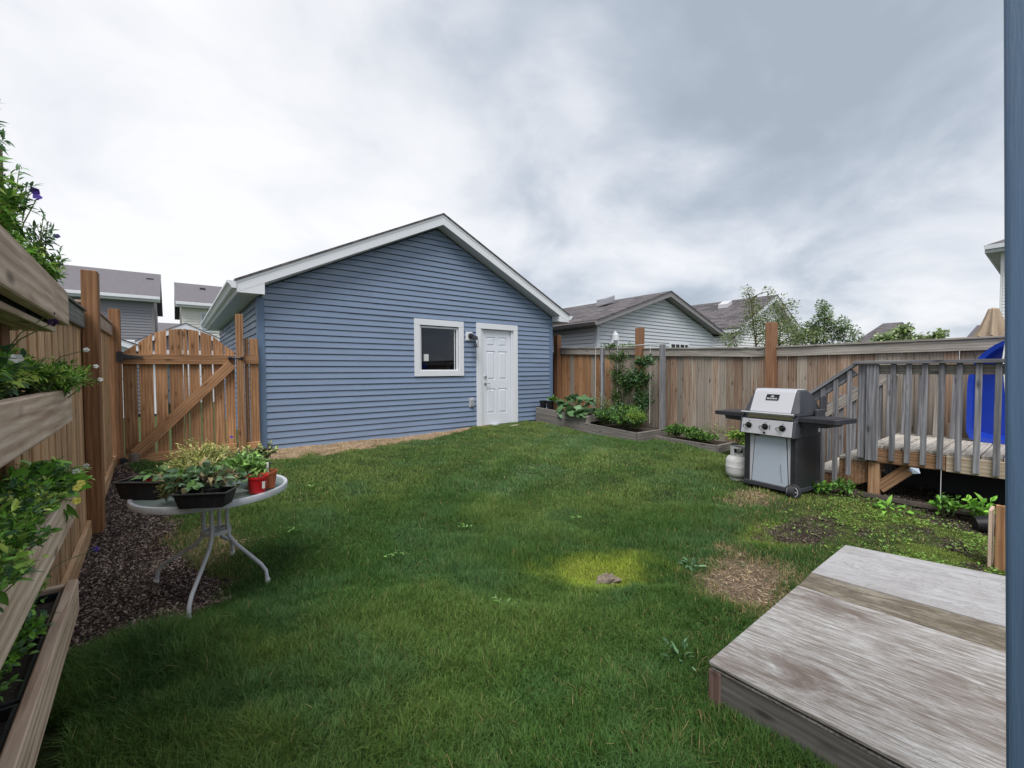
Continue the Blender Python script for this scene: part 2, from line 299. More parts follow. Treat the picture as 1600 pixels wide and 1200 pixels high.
def ply(name, base, streaks, stain, sc=(1.6, 26, 26), sseed=0, ring=0, specks=.0):
    m, t, b = newmat(name); tcn = t.nodes.new('ShaderNodeTexCoord'); ad = N(t, 'ShaderNodeVectorMath', operation='ADD')
    t.links.new(tcn.outputs['Object'], ad.inputs[0]); ad.inputs[1].default_value = (sseed*3.1, sseed*5.7, 0); v = ad.outputs[0]
    def st(sx_, sy_, d=5, r=.6, dist=.4):
        mp = t.nodes.new('ShaderNodeMapping'); mp.inputs['Scale'].default_value = (sx_, sy_, sy_); t.links.new(v, mp.inputs[0]); return noise(t, mp.outputs[0], 1, d, r, dist)
    cr_ = ramp(t, st(sc[0]*.35, sc[1]*.30, 5, .62, 1.6), [(.40, (0,)*3), (.415, (.8,)*3), (.43, (0,)*3), (.475, (0,)*3), (.488, (1,)*3), (.50, (0,)*3), (.54, (0,)*3), (.552, (.8,)*3), (.565, (0,)*3), (.60, (0,)*3)])
    fine = st(sc[0]*1.6, sc[1]*1.9, 5, .75); med = st(sc[0], sc[1], 6, .65, 1.0); big = st(1.1, 2.3, 4, .6, .6)
    c = ramp(t, med, [(.36, base[0]), (.48, base[1]), (.60, base[2])])
    c = mixc(t, ramp(t, fine, [(.38, (.85,)*3), (.50, (0,)*3)]), c, streaks)
    c = mixc(t, ramp(t, fine, [(.56, (0,)*3), (.70, (.6,)*3)]), c, tuple(min(.8, x*1.25) for x in base[2]))
    if ring:
        wv = t.nodes.new('ShaderNodeTexWave'); wv.wave_type = 'RINGS'; wv.inputs['Scale'].default_value = ring; wv.inputs['Distortion'].default_value = 9; wv.inputs['Detail'].default_value = 3; wv.inputs['Detail Scale'].default_value = .8
        mp = t.nodes.new('ShaderNodeMapping'); mp.inputs['Scale'].default_value = (1, 3.2, 1); t.links.new(v, mp.inputs[0]); t.links.new(mp.outputs[0], wv.inputs['Vector'])
        c = mixc(t, ramp(t, wv.outputs['Fac'], [(.35, (.0,)*3), (.75, (.5,)*3)]), c, base[2])
    c = mixc(t, mathn(t, 'MULTIPLY', cr_, .55), c, tuple(x*.55 for x in base[0]))
    s2 = st(2.6, 5.5, 6, .7, 1.2); f = mathn(t, 'MULTIPLY', ramp(t, big, [(.46, (0,)*3), (.64, (1,)*3)]), ramp(t, s2, [(.38, (0,)*3), (.60, (.85,)*3)]))
    c = mixc(t, f, c, stain)
    if specks:
        sp_ = noise(t, v, 60, 3, .6); c = mixc(t, mathn(t, 'MULTIPLY', ramp(t, sp_, [(.66, (0,)*3), (.74, (specks,)*3)]), ramp(t, big, [(.35, (.2,)*3), (.6, (1,)*3)])), c, (.12, .11, .09))
    t.links.new(c, b.inputs['Base Color']); b.inputs['Roughness'].default_value = .8; b.inputs['Specular IOR Level'].default_value = .25
    bn = t.nodes.new('ShaderNodeBump'); bn.inputs['Strength'].default_value = .5; bn.inputs['Distance'].default_value = .003; t.links.new(fine, bn.inputs['Height']); t.links.new(bn.outputs[0], b.inputs['Normal'])
    return m
M['ply'] = ply('ply_grey', [(.20,.18,.16), (.305,.292,.278), (.415,.41,.41)], (.15,.13,.11), (.11,.08,.065), (5.5, 60, 60), 1, specks=.6)
M['ply_w'] = ply('ply_white', [(.27,.26,.26), (.32,.315,.32), (.365,.365,.38)], (.34,.33,.33), (.26,.245,.235), (3.5, 12, 12), 2, specks=.8)
M['ply_s'] = ply('ply_mossy', [(.06,.046,.034), (.115,.092,.07), (.24,.215,.175)], (.08,.06,.042), (.085,.08,.045), (4, 16, 16), 3, ring=7)
M['frame_grey'] = wood('frame_grey', [(.09,.085,.08), (.16,.15,.145), (.22,.21,.2)], obj_var=.05)
M['frame_red'] = wood('frame_red', [(.09,.055,.048), (.16,.10,.088), (.23,.16,.14)], obj_var=.05)
M['bluepaint'] = plain('blue_paint', (.075, .135, .225), .55, var=.22, scale=26, stretch=(1,1,.05), bump=.25, bscale=90)
M['black'] = plain('black_plastic', (.010, .010, .013), .5, var=.3, spec=.25, dirt=((.07,.06,.05), 18, .3))
M['black_m'] = plain('black_metal', (.026, .027, .033), .42, var=.3, dirt=((.09,.085,.08), 9, .25))
M['char'] = plain('charcoal_cast', (.045, .048, .06), .5, var=.2, dirt=((.13,.12,.11), 14, .25))
M['steel'] = plain('stainless', (.56, .56, .59), .34, metal=.45, var=.04, scale=30, stretch=(1,1,18))
M['chrome'] = plain('chrome', (.7, .7, .72), .22, metal=1, var=.08)
M['cab'] = plain('cabinet_grey', (.44, .50, .58), .45, var=.03, scale=3, dirt=((.35,.37,.40), 5, .35))
M['cab2'] = plain('cabinet_side', (.50, .52, .56), .45, var=.04)
M['tank'] = plain('tank_white', (.62, .62, .61), .5, var=.05, dirt=((.30,.25,.20), 11, .5))
M['tablemetal'] = plain('table_metal', (.46, .48, .52), .5, var=.10, scale=20, dirt=((.28,.30,.27), 25, .4))
M['red'] = plain('red_plastic', (.48, .012, .02), .35, var=.15)
M['terra'] = plain('terracotta', (.36, .10, .04), .8, var=.2, scale=20)
M['blue'] = plain('blue_plastic', (.006, .038, .36), .38, var=.10)
M['cord'] = plain('white_cord', (.7, .7, .68), .8)
M['rubber'] = plain('rubber', (.03, .031, .036), .7, var=.3)
M['paper'] = plain('paper', (.75, .74, .7), .8)
M['canvas'] = plain('tan_canvas', (.34, .26, .19), .9, var=.15, scale=14)
M['soil'] = plain('potting_soil', (.045, .033, .025), 1, var=.5, scale=40, bump=.8, bscale=70)
M['clod'] = plain('clod', (.19, .155, .12), 1, var=.5, scale=50, bump=1, bscale=70)
M['log'] = plain('old_wood', (.16, .13, .11), .9, var=.3, scale=20)
M['bark'] = plain('bark', (.16, .12, .09), .9, var=.35, scale=20)
M['stem'] = plain('green_stem', (.09, .13, .035), .7, var=.3, scale=20)
M['drystem'] = plain('dry_stem', (.30,.24,.14), .8, var=.3, scale=20)
M['leaf'] = attrmat('leaf', .5, .28, .35); M['petal'] = attrmat('petal', .7, .2, .15)
M['grass'] = attrmat('grass_blades', .55, .30, .25); M['chips'] = attrmat('chips', .95, 0, .1)
M['shade_sheet'] = plain('underdeck_shade', (.03, .03, .034), .8, var=.3)  # near-black, paints the shade below the deck
M['sticker'] = plain('sticker', (.55, .58, .56), .7)
M['sash'] = plain('window_vinyl', (.70, .72, .75), .4, var=.02)
def glass_mat(name, frost=False):
    m, t, b = newmat(name); out = [n for n in t.nodes if n.type == 'OUTPUT_MATERIAL'][0]
    if frost:
        b.inputs['Base Color'].default_value = (.24, .29, .28, 1); b.inputs['Roughness'].default_value = .28; b.inputs['Specular IOR Level'].default_value = .45
        tr = t.nodes.new('ShaderNodeBsdfTransparent'); tr.inputs[0].default_value = (.75, .85, .82, 1)
        mxs = t.nodes.new('ShaderNodeMixShader'); mxs.inputs[0].default_value = .22
        t.links.new(b.outputs[0], mxs.inputs[1]); t.links.new(tr.outputs[0], mxs.inputs[2]); t.links.new(mxs.outputs[0], out.inputs[0])
    else:
        gl = t.nodes.new('ShaderNodeBsdfGlossy'); gl.inputs['Roughness'].default_value = .02; gl.inputs[0].default_value = (.9, .93, 1, 1)
        tr = t.nodes.new('ShaderNodeBsdfTransparent'); tr.inputs[0].default_value = (.62, .66, .68, 1)
        fr = t.nodes.new('ShaderNodeFresnel'); fr.inputs[0].default_value = 1.5
        mxs = t.nodes.new('ShaderNodeMixShader'); t.links.new(fr.outputs[0], mxs.inputs[0])
        t.links.new(tr.outputs[0], mxs.inputs[1]); t.links.new(gl.outputs[0], mxs.inputs[2]); t.links.new(mxs.outputs[0], out.inputs[0])
    return m
M['glass'] = glass_mat('window_glass'); M['frost'] = glass_mat('frosted_glass', True)

# ------------------------------------------------------------------ ground
def sst(a, b, x):
    t = np.clip((np.asarray(x, float)-a)/(b-a), 0, 1); return t*t*(3-2*t)
def hill(x, y):
    y_ = np.asarray(y, float); x_ = np.asarray(x, float)
    z = np.interp(y_, [2.3, 3.4, 4.4, 5.0, 6.0, 7.5, 8.5], [0, .03, .12, .17, .24, .30, .32])
    z = z + .085*sst(2.5, 5.4, x_)*(1-sst(4.0, 6.5, y_))*sst(-.5, 1.5, y_)
    z = z + .05*sst(3.5, 5.2, x_)*sst(5.5, 7.3, y_)*(1-sst(9, 12, y_))
    return z
def bumps(x, y):
    x = np.asarray(x, float); y = np.asarray(y, float)
    return .008*np.sin(x*2.1+y*1.3)*np.cos(y*2.7-x*.6)+.006*np.sin(x*5.3-y*4.1)+.004*np.sin(x*11+y*7.7)
def vnoise(x, y, s, seed=0):
    """cheap value noise 0..1"""
    x = np.asarray(x, float)*s+seed*17.3; y = np.asarray(y, float)*s+seed*9.1
    xi, yi = np.floor(x).astype(np.int64), np.floor(y).astype(np.int64); fx, fy = x-xi, y-yi
    fx, fy = fx*fx*(3-2*fx), fy*fy*(3-2*fy)
    h = lambda a, b: np.modf(np.abs(np.sin(a*127.1+b*311.7+seed)*43758.5453))[0]
    return (h(xi, yi)*(1-fx)+h(xi+1, yi)*fx)*(1-fy)+(h(xi, yi+1)*(1-fx)+h(xi+1, yi+1)*fx)*fy
def fbm(x, y, s, seed=0): return (vnoise(x, y, s, seed)*.5+vnoise(x, y, s*2.1, seed+1)*.3+vnoise(x, y, s*4.3, seed+2)*.2)
def blob(x, y, cx, cy, a, b, rot=0, soft=.35):
    c, s = math.cos(rot), math.sin(rot); u = ((x-cx)*c+(y-cy)*s)/a; v = (-(x-cx)*s+(y-cy)*c)/b
    r = np.sqrt(u*u+v*v)+(fbm(x, y, 4.5, 3)-.5)*1.3
    return 1-sst(1-soft, 1+soft, r)
def zones(x, y):
    """returns dict of 0..1 masks for kinds of ground cover"""
    x = np.asarray(x, float); y = np.asarray(y, float); n = (fbm(x, y, 3.5, 5)-.5)
    edge = np.interp(y, [3.0, 3.25, 3.55, 3.9, 4.4, 4.8, 6.0, 7.6], [-.7, .22, .30, .12, -.06, -.02, -.22, -.5])
    mulch = (1-sst(-.08, .06, x-edge+n*.25))*sst(2.95, 3.2, y+n*.2)*(1-sst(7.9, 8.0, y))
    yellow = blob(x, y, 2.52, 2.12, .38, .25, -.35, .6)
    yellow = np.maximum(yellow, .4*blob(x, y, 4.1, 1.55, .35, .18, 0, .6))
    dead = np.maximum(blob(x, y, 3.2, 1.40, .42, .31, .4, .55), blob(x, y, 5.0, 2.18, .33, .22, 0, .5)*.75)
    lawn_edge = np.interp(x, [.6, 1.3, 2, 3, 3.9, 4.6, 5.2, 6.5], [6.8, 6.75, 6.85, 6.85, 7.15, 7.35, 7.5, 7.5])
    straw = sst(-.10, .14, y-lawn_edge+n*.75)*(1-sst(5.0, 5.5, x))*sst(.2, .8, x)
    straw = np.maximum(straw, .55*blob(x, y, .1, 4.2, .35, .5, 0, .6))
    dirt = np.maximum(blob(x, y, 4.55, 1.35, .55, .22, -.3, .35), blob(x, y, 5.6, .65, .55, .30, 0, .5)*.9)
    dirt = np.maximum(dirt, sst(5.75, 6.05, x+n*.3)*(1-sst(2.0, 2.3, y+n*.2)))
    dirt = np.maximum(dirt, blob(x, y, 5.0, .35, .4, .3, 0, .5))
    moss = blob(x, y, 5.25, .75, 1.1, .65, 0, .5)*sst(.40, .55, fbm(x, y, 3.1, 61)); dirt = np.clip(dirt-.75*moss, 0, 1)
    thin = np.maximum(blob(x, y, 5.0, 1.1, 1.4, .85, 0, .5)*.6, blob(x, y, 2.2, .9, .6, .3, 0, .6)*.35)
    return dict(mulch=mulch, yellow=yellow, dead=dead, straw=straw, dirt=dirt, thin=thin, moss=moss)

def make_ground():
    xs = np.concatenate([[-900,-400,-150,-60,-25,-12,-6,-3,-1.6], np.arange(-1.2, 9.01, .045), [9.6,11,14,20,32,60,150,400,900]])
    ys = np.concatenate([[-900,-400,-150,-60,-25,-10,-4,-2], np.arange(-1.2, 8.51, .045), [9,10,12,16,25,45,90,200,500,900]])
    X, Y = np.meshgrid(xs, ys, indexing='ij'); z = hill(X, Y); inside = ((X > -.9) & (X < 8.2) & (Y > -1) & (Y < 8)).astype(float)
    zn = zones(X, Y)
    z = z+bumps(X, Y)*inside+inside*zn['mulch']*(.035*(fbm(X, Y, 6, 9)-.4)+.03*(fbm(X, Y, 14, 2)-.5))
    z = z+inside*.10*np.exp(-(((X+.38)/.25)**2+((Y-7.05)/.3)**2))+inside*zn['dirt']*.03*(fbm(X, Y, 12, 4)-.5)
    nx, ny = len(xs), len(ys); idx = np.arange(nx*ny).reshape(nx, ny)
    F = np.stack([idx[:-1,:-1], idx[1:,:-1], idx[1:,1:], idx[:-1,1:]], -1).reshape(-1, 4)
    c = np.empty(X.shape+(3,)); f1 = fbm(X, Y, 9, 6)[..., None]; f2 = fbm(X, Y, 30, 8)[..., None]
    c[:] = np.array([.028, .040, .014])*(.6+.8*f2)
    def put(k, colr):
        nonlocal c
        m_ = zn[k][..., None]*inside[..., None]; c = c*(1-m_)+m_*colr
    put('thin', np.array([.055, .055, .026])*(.6+.8*f1)); put('yellow', np.array([.14, .16, .03])*(.7+.6*f2))
    put('straw', np.array([.36, .26, .165])*(.45+.9*f1)); put('dead', np.array([.17, .125, .09])*(.4+1.0*f2))
    put('moss', np.array([.06, .085, .022])*(.5+.9*f2))
    put('mulch', np.array([.085, .062, .055])*(.4+1.1*f2)); put('dirt', np.array([.050, .038, .032])*(.5+.9*f2))
    far = (1-inside)[..., None]; c = c*(1-far)+far*np.array([.06, .085, .035])
    m, t, b = newmat('ground'); a = t.nodes.new('ShaderNodeAttribute'); a.attribute_name = 'col'
    tcn = t.nodes.new('ShaderNodeTexCoord'); n_ = noise(t, tcn.outputs['Object'], 55, 5, .7)
    cc_ = mixc(t, 1, a.outputs['Color'], ramp(t, n_, [(.3, (.45,)*3), (.7, (1.5,)*3)]), 'MULTIPLY'); t.links.new(cc_, b.inputs['Base Color'])
    b.inputs['Roughness'].default_value = 1; b.inputs['Specular IOR Level'].default_value = .1
    bn = t.nodes.new('ShaderNodeBump'); bn.inputs['Strength'].default_value = .8; bn.inputs['Distance'].default_value = .02
    t.links.new(n_, bn.inputs['Height']); t.links.new(bn.outputs[0], b.inputs['Normal'])
    o = npmesh('ground', np.stack([X, Y, z], -1).reshape(-1, 3), F, m, c.reshape(-1, 3), kind='structure')
    o['label'] = 'backyard ground of lawn soil with bare dirt, straw and mulch patches'
    return xs, ys, z
GX, GY, GZ = make_ground()
def gz(x, y):
    """height of the ground sheet, bilinear"""
    x = np.atleast_1d(np.asarray(x, float)); y = np.atleast_1d(np.asarray(y, float))
    i = np.clip(np.searchsorted(GX, x)-1, 0, len(GX)-2); j = np.clip(np.searchsorted(GY, y)-1, 0, len(GY)-2)
    fx = (x-GX[i])/(GX[i+1]-GX[i]); fy = (y-GY[j])/(GY[j+1]-GY[j])
    return (GZ[i,j]*(1-fx)+GZ[i+1,j]*fx)*(1-fy)+(GZ[i,j+1]*(1-fx)+GZ[i+1,j+1]*fx)*fy
def g1(x, y): return float(gz(x, y)[0])

# ------------------------------------------------------------------ blades, chips
def blades(name, pts, h, wd, col, mat, seg3=True, flat=0.0, rng=RNG):
    """pts (n,3) roots; h, wd (n,), col (n,3)"""
    n = len(pts); a = rng.uniform(0, 2*np.pi, n); lean = np.abs(rng.normal(0, .45, n))+flat
    dx, dy = np.cos(a), np.sin(a); b = a+rng.normal(np.pi/2, .5, n); wx, wy = np.cos(b)*wd/2, np.sin(b)*wd/2
    sl, cl_ = np.sin(np.minimum(lean, 1.35)), np.cos(np.minimum(lean, 1.35))
    base = pts.astype(np.float64)
    L = np.stack([-wx, -wy, np.zeros(n)], -1)
    mid = base+np.stack([dx*sl*h*.42, dy*sl*h*.42, cl_*h*.58], -1)
    s2 = np.minimum(sl*1.5+.1, 1); tip = base+np.stack([dx*s2*h*.95, dy*s2*h*.95, cl_*h*.92*np.sqrt(np.maximum(0, 1-s2*.35))], -1)
    if seg3:
        V = np.stack([base+L, base-L, mid+L*.8, mid-L*.8, tip], 1).reshape(-1, 3)
        i = np.arange(n)[:, None]*5; F = np.stack([i+[0,1,3], i+[0,3,2], i+[2,3,4]], 1).reshape(-1, 3)
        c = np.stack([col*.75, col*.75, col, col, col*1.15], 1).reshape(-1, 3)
    else:
        V = np.stack([base+L, base-L, tip], 1).reshape(-1, 3); i = np.arange(n)[:, None]*3; F = (i+[0,1,2])
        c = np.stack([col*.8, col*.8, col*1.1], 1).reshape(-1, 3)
    return V, F, c
def join(parts):
    V, F, C, o = [], [], [], 0
    for v, f, c in parts: V.append(v); F.append(f+o); C.append(c); o += len(v)
    return np.concatenate(V), np.concatenate(F), np.concatenate(C)
def footprint_free(x, y):
    k = (x > -.50) & (y < 7.50) & (x < 7.7)
    k &= ~((x > 1.9) & (x < 4.03) & (y < .96) & ~((x > 3.9) & (y > .9)))          # under the platform
    k &= ~((x > 6.5) & (y > 4.7)); k &= ~((x > 7.05) & (y > 3.4))                  # garden beds
    k &= ~((x > 5.4) & (x < 6.0) & (y > 1.85) & (y < 2.4))                         # grill cart
    k &= ~((x > 1.18) & (x < 1.36) & (y < .1))
    k &= ~((x < -.28-.03*y) & (y < 2.6))
    return k
def make_grass():
    parts = []
    for (n0, dmin, dmax, seg3, hs, ws) in ((400000, 0, 3.1, True, .052, .0032), (380000, 3.0, 4.9, False, .050, .0050), (440000, 4.8, 9.8, False, .045, .0075)):
        # polar sampling about the viewer so density follows distance
        d = np.sqrt(RNG.uniform(dmin**2, dmax**2, n0*3)); a = YAW+RNG.uniform(-1.15, 1.15, n0*3)
        x = d*np.sin(a); y = d*np.cos(a)
        ang = np.arctan2(x, y); vis = (ang > YAW-1.15) & (ang < YAW+1.15)
        k = vis & footprint_free(x, y); x, y, d = x[k][:n0], y[k][:n0], d[k][:n0]
        zn = zones(x, y)
        bare = np.maximum.reduce([zn['mulch']*.985, zn['straw']*.975, zn['dead']*.965, zn['dirt']*.955, zn['thin']*.85*(1-.7*zn['moss']), zn['yellow']*.3])
        clump = fbm(x, y, 7, 12)
        keep = RNG.uniform(0, 1, len(x)) > np.maximum(bare, .30*(clump < .38))
        keep &= ~((x > 5.9) & (y < 1.9) & (RNG.uniform(0, 1, len(x)) < .93))
        x, y, clump = x[keep], y[keep], clump[keep]; zn = {q: v[keep] for q, v in zn.items()}; n = len(x)
        big = fbm(x, y, .9, 21); med = fbm(x, y, 3.2, 31)
        tall = 1+.9*np.clip((fbm(x, y, 2.3, 41)-.5)*3, -.4, 1)
        tall *= 1+1.4*sst(.9, .2, 0)*0+1.3*np.exp(-((x-.0)/.55)**2-((y-2.75)/.35)**2)+.4*sst(2.6, 1.4, y) if False else 1
        edge_t = 1.5*np.exp(-((x-.05)/.6)**2-((y-2.8)/.32)**2)+.5*np.exp(-((y-2.2)/.8)**2-((x-.3)/.9)**2)+.9*np.exp(-((x-1.75)/.22)**2-((y-.9)/.35)**2)
        h = hs*RNG.uniform(.55, 1.35, n)*(1+.8*np.clip((med-.5)*2.5, -.5, 1))*(1+edge_t)*(1-.45*zn['thin'])*(1-.5*zn['dirt'])*(1-.3*zn['yellow'])
        h *= np.where(y > 5.5, .8, 1)
        base = np.array([.050, .122, .025]); c = np.tile(base, (n, 1))
        alt = np.array([.096, .172, .038]); t_ = np.clip((big-.5)*3.0+(med-.5)*1.2+.40+RNG.normal(0, .22, n), 0, 1)[:, None]; c = c*(1-t_)+alt*t_
        cool = np.array([.062, .145, .048]); t_ = np.clip((fbm(x, y, 1.7, 77)-.5)*3, 0, .8)[:, None]; c = c*(1-t_)+cool*t_
        dr = np.array([.26, .22, .10]); t_ = (RNG.uniform(0, 1, n) < (.018+.5*zn['straw']+.5*zn['dead']+.18*zn['thin']+.25*zn['mulch']))[:, None]; c = np.where(t_, dr, c)
        ye = np.array([.30, .40, .05]); t_ = (zn['yellow']*.95)[:, None]*RNG.uniform(.6, 1, (n, 1)); c = c*(1-t_)+ye*t_
        ms = np.array([.17, .26, .05]); t_ = (zn['moss']*.9)[:, None]; c = c*(1-t_)+ms*t_; h = h*(1-.55*zn['moss'])
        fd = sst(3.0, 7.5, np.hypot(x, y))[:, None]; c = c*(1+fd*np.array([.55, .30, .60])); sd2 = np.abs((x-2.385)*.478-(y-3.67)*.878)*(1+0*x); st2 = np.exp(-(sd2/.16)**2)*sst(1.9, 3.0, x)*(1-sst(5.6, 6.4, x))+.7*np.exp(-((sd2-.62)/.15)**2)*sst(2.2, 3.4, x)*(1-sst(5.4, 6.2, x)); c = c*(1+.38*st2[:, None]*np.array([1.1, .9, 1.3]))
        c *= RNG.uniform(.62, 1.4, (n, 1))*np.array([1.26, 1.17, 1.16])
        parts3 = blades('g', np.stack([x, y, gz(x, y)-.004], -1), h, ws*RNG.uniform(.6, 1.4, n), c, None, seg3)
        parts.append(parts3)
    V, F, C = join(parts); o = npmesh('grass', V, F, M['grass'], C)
    tag(o, 'thick dark green lawn grass, longer and paler at its edges', 'grass')
make_grass()
def scatter_flat(n, mask_key, thr, size, cols, name, label, cat, zlift=.004, long=1.0, box=(-.56, 7.7, -.3, 7.5), extra=None):
    x = RNG.uniform(box[0], box[1], n); y = RNG.uniform(box[2], box[3], n); zn = zones(x, y)
    p = zn[mask_key] if extra is None else np.maximum(zn[mask_key], extra(x, y, zn))
    k = (p > RNG.uniform(thr, 1, n)) & ~((x > 6.5) & (y > 4.7)) & ~((x > 1.86) & (x < 4.05) & (y < .97)); x, y = x[k], y[k]; n = len(x)
    a = RNG.uniform(0, 2*np.pi, n); s = size*RNG.uniform(.4, 1.5, n); L = s*long
    u = np.stack([np.cos(a), np.sin(a), RNG.normal(0, .35, n)], -1)*L[:, None]/2
    v = np.stack([-np.sin(a), np.cos(a), RNG.normal(0, .5, n)], -1)*s[:, None]/2
    c0 = np.stack([x, y, gz(x, y)+zlift+RNG.uniform(0, .012, n)], -1)
    up = np.array([0, 0, 1])*(s*.35)[:, None]
    V = np.stack([c0-u, c0+v*.8, c0+u*.9, c0-v, c0+up], 1).reshape(-1, 3); i = np.arange(n)[:, None]*5
    F = np.stack([i+[0,3,4], i+[3,2,4], i+[2,1,4], i+[1,0,4]], 1).reshape(-1, 3)
    ci = np.array(cols)[RNG.integers(0, len(cols), n)]*RNG.uniform(.6, 1.3, (n, 1))*(.55+.9*fbm(x, y, 3.7, 88))[:, None]
    o = npmesh(name, V, F, M['chips'], np.repeat(ci, 5, 0)); tag(o, label, cat)
scatter_flat(170000, 'mulch', .10, .013, [(.055,.038,.034), (.09,.063,.056), (.035,.026,.025), (.24,.19,.165), (.075,.05,.044), (.34,.28,.25), (.045,.032,.03)], 'bark_mulch',
             'dark purplish bark mulch covering the strip along the left fence', 'mulch', long=1.5, box=(-.56, .6, 2.9, 7.5))
def under_straw(x, y, zn): return zn['dead']
scatter_flat(230000, 'straw', .05, .0036, [(.42,.32,.21), (.30,.215,.14), (.20,.14,.095), (.48,.39,.28), (.24,.17,.12)], 'dead_straw',
             'dry tan straw and dead grass along the garage foot and in worn patches', 'straw', long=9, extra=under_straw)
scatter_flat(40000, 'dirt', .2, .013, [(.06,.045,.036), (.10,.08,.065), (.035,.028,.024), (.17,.14,.11)], 'loose_soil',
             'dark crumbly bare soil in front of the grey deck', 'soil', long=1.3, box=(3.6, 7.6, -.6, 2.5))

# ------------------------------------------------------------------ leaves
def leaves(cent, direc, L, W, col, droop=.25, fold=.25, rng=RNG, up=None):
    """n leaves: base point cent, direction direc (n,3); 7-vertex leaf: base, 2 sides x2, mid, tip"""
    n = len(cent); d = direc/np.maximum(np.linalg.norm(direc, axis=1, keepdims=True), 1e-6)
    upv = np.tile([0, 0, 1.], (n, 1)) if up is None else up
    s = np.cross(d, upv+rng.normal(0, .35, (n, 3))); s /= np.maximum(np.linalg.norm(s, axis=1, keepdims=True), 1e-6)
    nn_ = np.cross(s, d); L = np.broadcast_to(L, (n,))[:, None]; W = np.broadcast_to(W, (n,))[:, None]
    p0 = cent; p1 = cent+d*L*.35+nn_*L*.03; p2 = cent+d*L*.7-nn_*L*droop*.25; p3 = cent+d*L-nn_*L*droop*.75
    f = nn_*W*fold*.5
    V = np.stack([p0, p1+s*W*.5+f, p1-s*W*.5+f, p1, p2+s*W*.38+f*.7, p2-s*W*.38+f*.7, p2, p3], 1).reshape(-1, 3)
    i = np.arange(n)[:, None]*8
    F = np.stack([i+[0,3,1], i+[0,2,3], i+[1,3,6], i+[1,6,4], i+[3,2,5], i+[3,5,6], i+[4,6,7], i+[6,5,7]], 1).reshape(-1, 3)
    C = np.repeat(col, 8, 0); m_ = np.tile(np.array([.9, 1, 1, 1.18, 1, 1, 1.15, 1.05]), n)[:, None]
    return V, F, C*m_
def pal(cols, n, rng=RNG, jit=.3):
    c = np.array(cols)[rng.integers(0, len(cols), n)]; return c*rng.uniform(1-jit, 1+jit, (n, 1))*LEAFK
LEAFK = 1.55
G_MID = [(.06,.14,.025), (.09,.19,.03), (.045,.10,.02)]
G_YEL = [(.17,.24,.04), (.24,.28,.06), (.10,.19,.03)]
G_BLUE = [(.06,.13,.06), (.10,.18,.09), (.045,.10,.045)]
G_DARK = [(.03,.065,.018), (.045,.09,.02), (.065,.12,.03)]
G_BRIGHT = [(.11,.26,.03), (.15,.31,.045), (.07,.17,.025)]
def bushy(name, parent, regions, n, L, W, cols, mat='leaf', droop=.3, upw=.5, kind='stuff', stems=True, seed=1, clump=None, stemcol='stem', loc=(0, 0, 0)):
    """foliage filling ellipsoid regions [(cx,cy,cz,rx,ry,rz)], in the parent's space"""
    rng = np.random.default_rng(seed); parts = []; st = MB()
    vol = np.array([r[3]*r[4]*r[5] for r in regions])**.75; cnt = np.maximum(1, (n*vol/vol.sum()).astype(int))
    for r, k in zip(regions, cnt):
        c = np.array(r[:3]); rad = np.array(r[3:6])
        if clump:      # sprigs: leaves arranged along short stems
            ns = max(2, k//clump); dirs = rng.normal(0, 1, (ns, 3)); dirs[:, 2] = np.abs(dirs[:, 2])*.8+.1*rng.normal(size=ns); dirs /= np.linalg.norm(dirs, axis=1, keepdims=True)
            root = c+rng.uniform(-.35, .35, (ns, 3))*rad-np.array([0, 0, rad[2]*.5]); tipp = c+dirs*rad*rng.uniform(.55, 1.08, (ns, 1))
            t = rng.uniform(.25, 1, (ns, clump, 1)); P = root[:, None]*(1-t)+tipp[:, None]*t; P[..., 2] += (.15*rad[2]*np.sin(t[..., 0]*np.pi))
            P = P.reshape(-1, 3)+rng.normal(0, .004, (ns*clump, 3)); D = np.repeat(dirs, clump, 0)*.6+rng.normal(0, .6, (ns*clump, 3)); D[:, 2] += upw*.4
            colr = np.repeat(pal(cols, ns, rng, .25), clump, 0)*rng.uniform(.75, 1.25, (ns*clump, 1))
            for q in range(ns):
                if stems and rng.uniform() < .6: st.tube([root[q], (root[q]+tipp[q])/2+np.array([0, 0, rad[2]*.12]), tipp[q]], [.0022, .0018, .001], 3, cap=False)
        else:
            u = rng.normal(0, 1, (k, 3)); u /= np.linalg.norm(u, axis=1, keepdims=True); rr = rng.uniform(.25, 1.08, (k, 1))**.8
            P = c+u*rad*rr; D = u*.8+rng.normal(0, .5, (k, 3)); D[:, 2] = D[:, 2]*.6+upw*.5; colr = pal(cols, k, rng)
        m_ = len(P); parts.append(leaves(P, D, L*rng.uniform(.55, 1.3, m_), W*rng.uniform(.6, 1.3, m_), colr, droop, .3, rng))
    V, F, C = join(parts); o = npmesh(name, V, F, M[mat], C, parent, kind)
    if stems and st.v: s_ = st.build('stem', M[stemcol], parent, kind='stuff')
    return o
def flower(parent, c, r, cols, face=(0, -1, .4), seed=0):
    rng = np.random.default_rng(seed); f = np.array(face, float); f /= np.linalg.norm(f)
    a = np.cross(f, [0, 0, 1.]); a /= np.linalg.norm(a); b = np.cross(f, a); n = 5
    an = np.arange(n)*2*np.pi/n+rng.uniform(0, 1); D = np.cos(an)[:, None]*a+np.sin(an)[:, None]*b+f*.2
    V, F, C = leaves(np.tile(np.array(c, float), (n, 1)), D, r, r*1.15, pal(cols, n, rng, .15), .1, .15, rng, up=np.tile(f, (n, 1)))
    return npmesh('flower', V, F, M['petal'], C, parent, None)
PURPLE = [(.05,.025,.17), (.08,.05,.24), (.03,.02,.10)]; WHITEF = [(.5,.5,.48), (.45,.45,.43)]; DPURP = [(.02,.01,.035), (.035,.015,.05)]

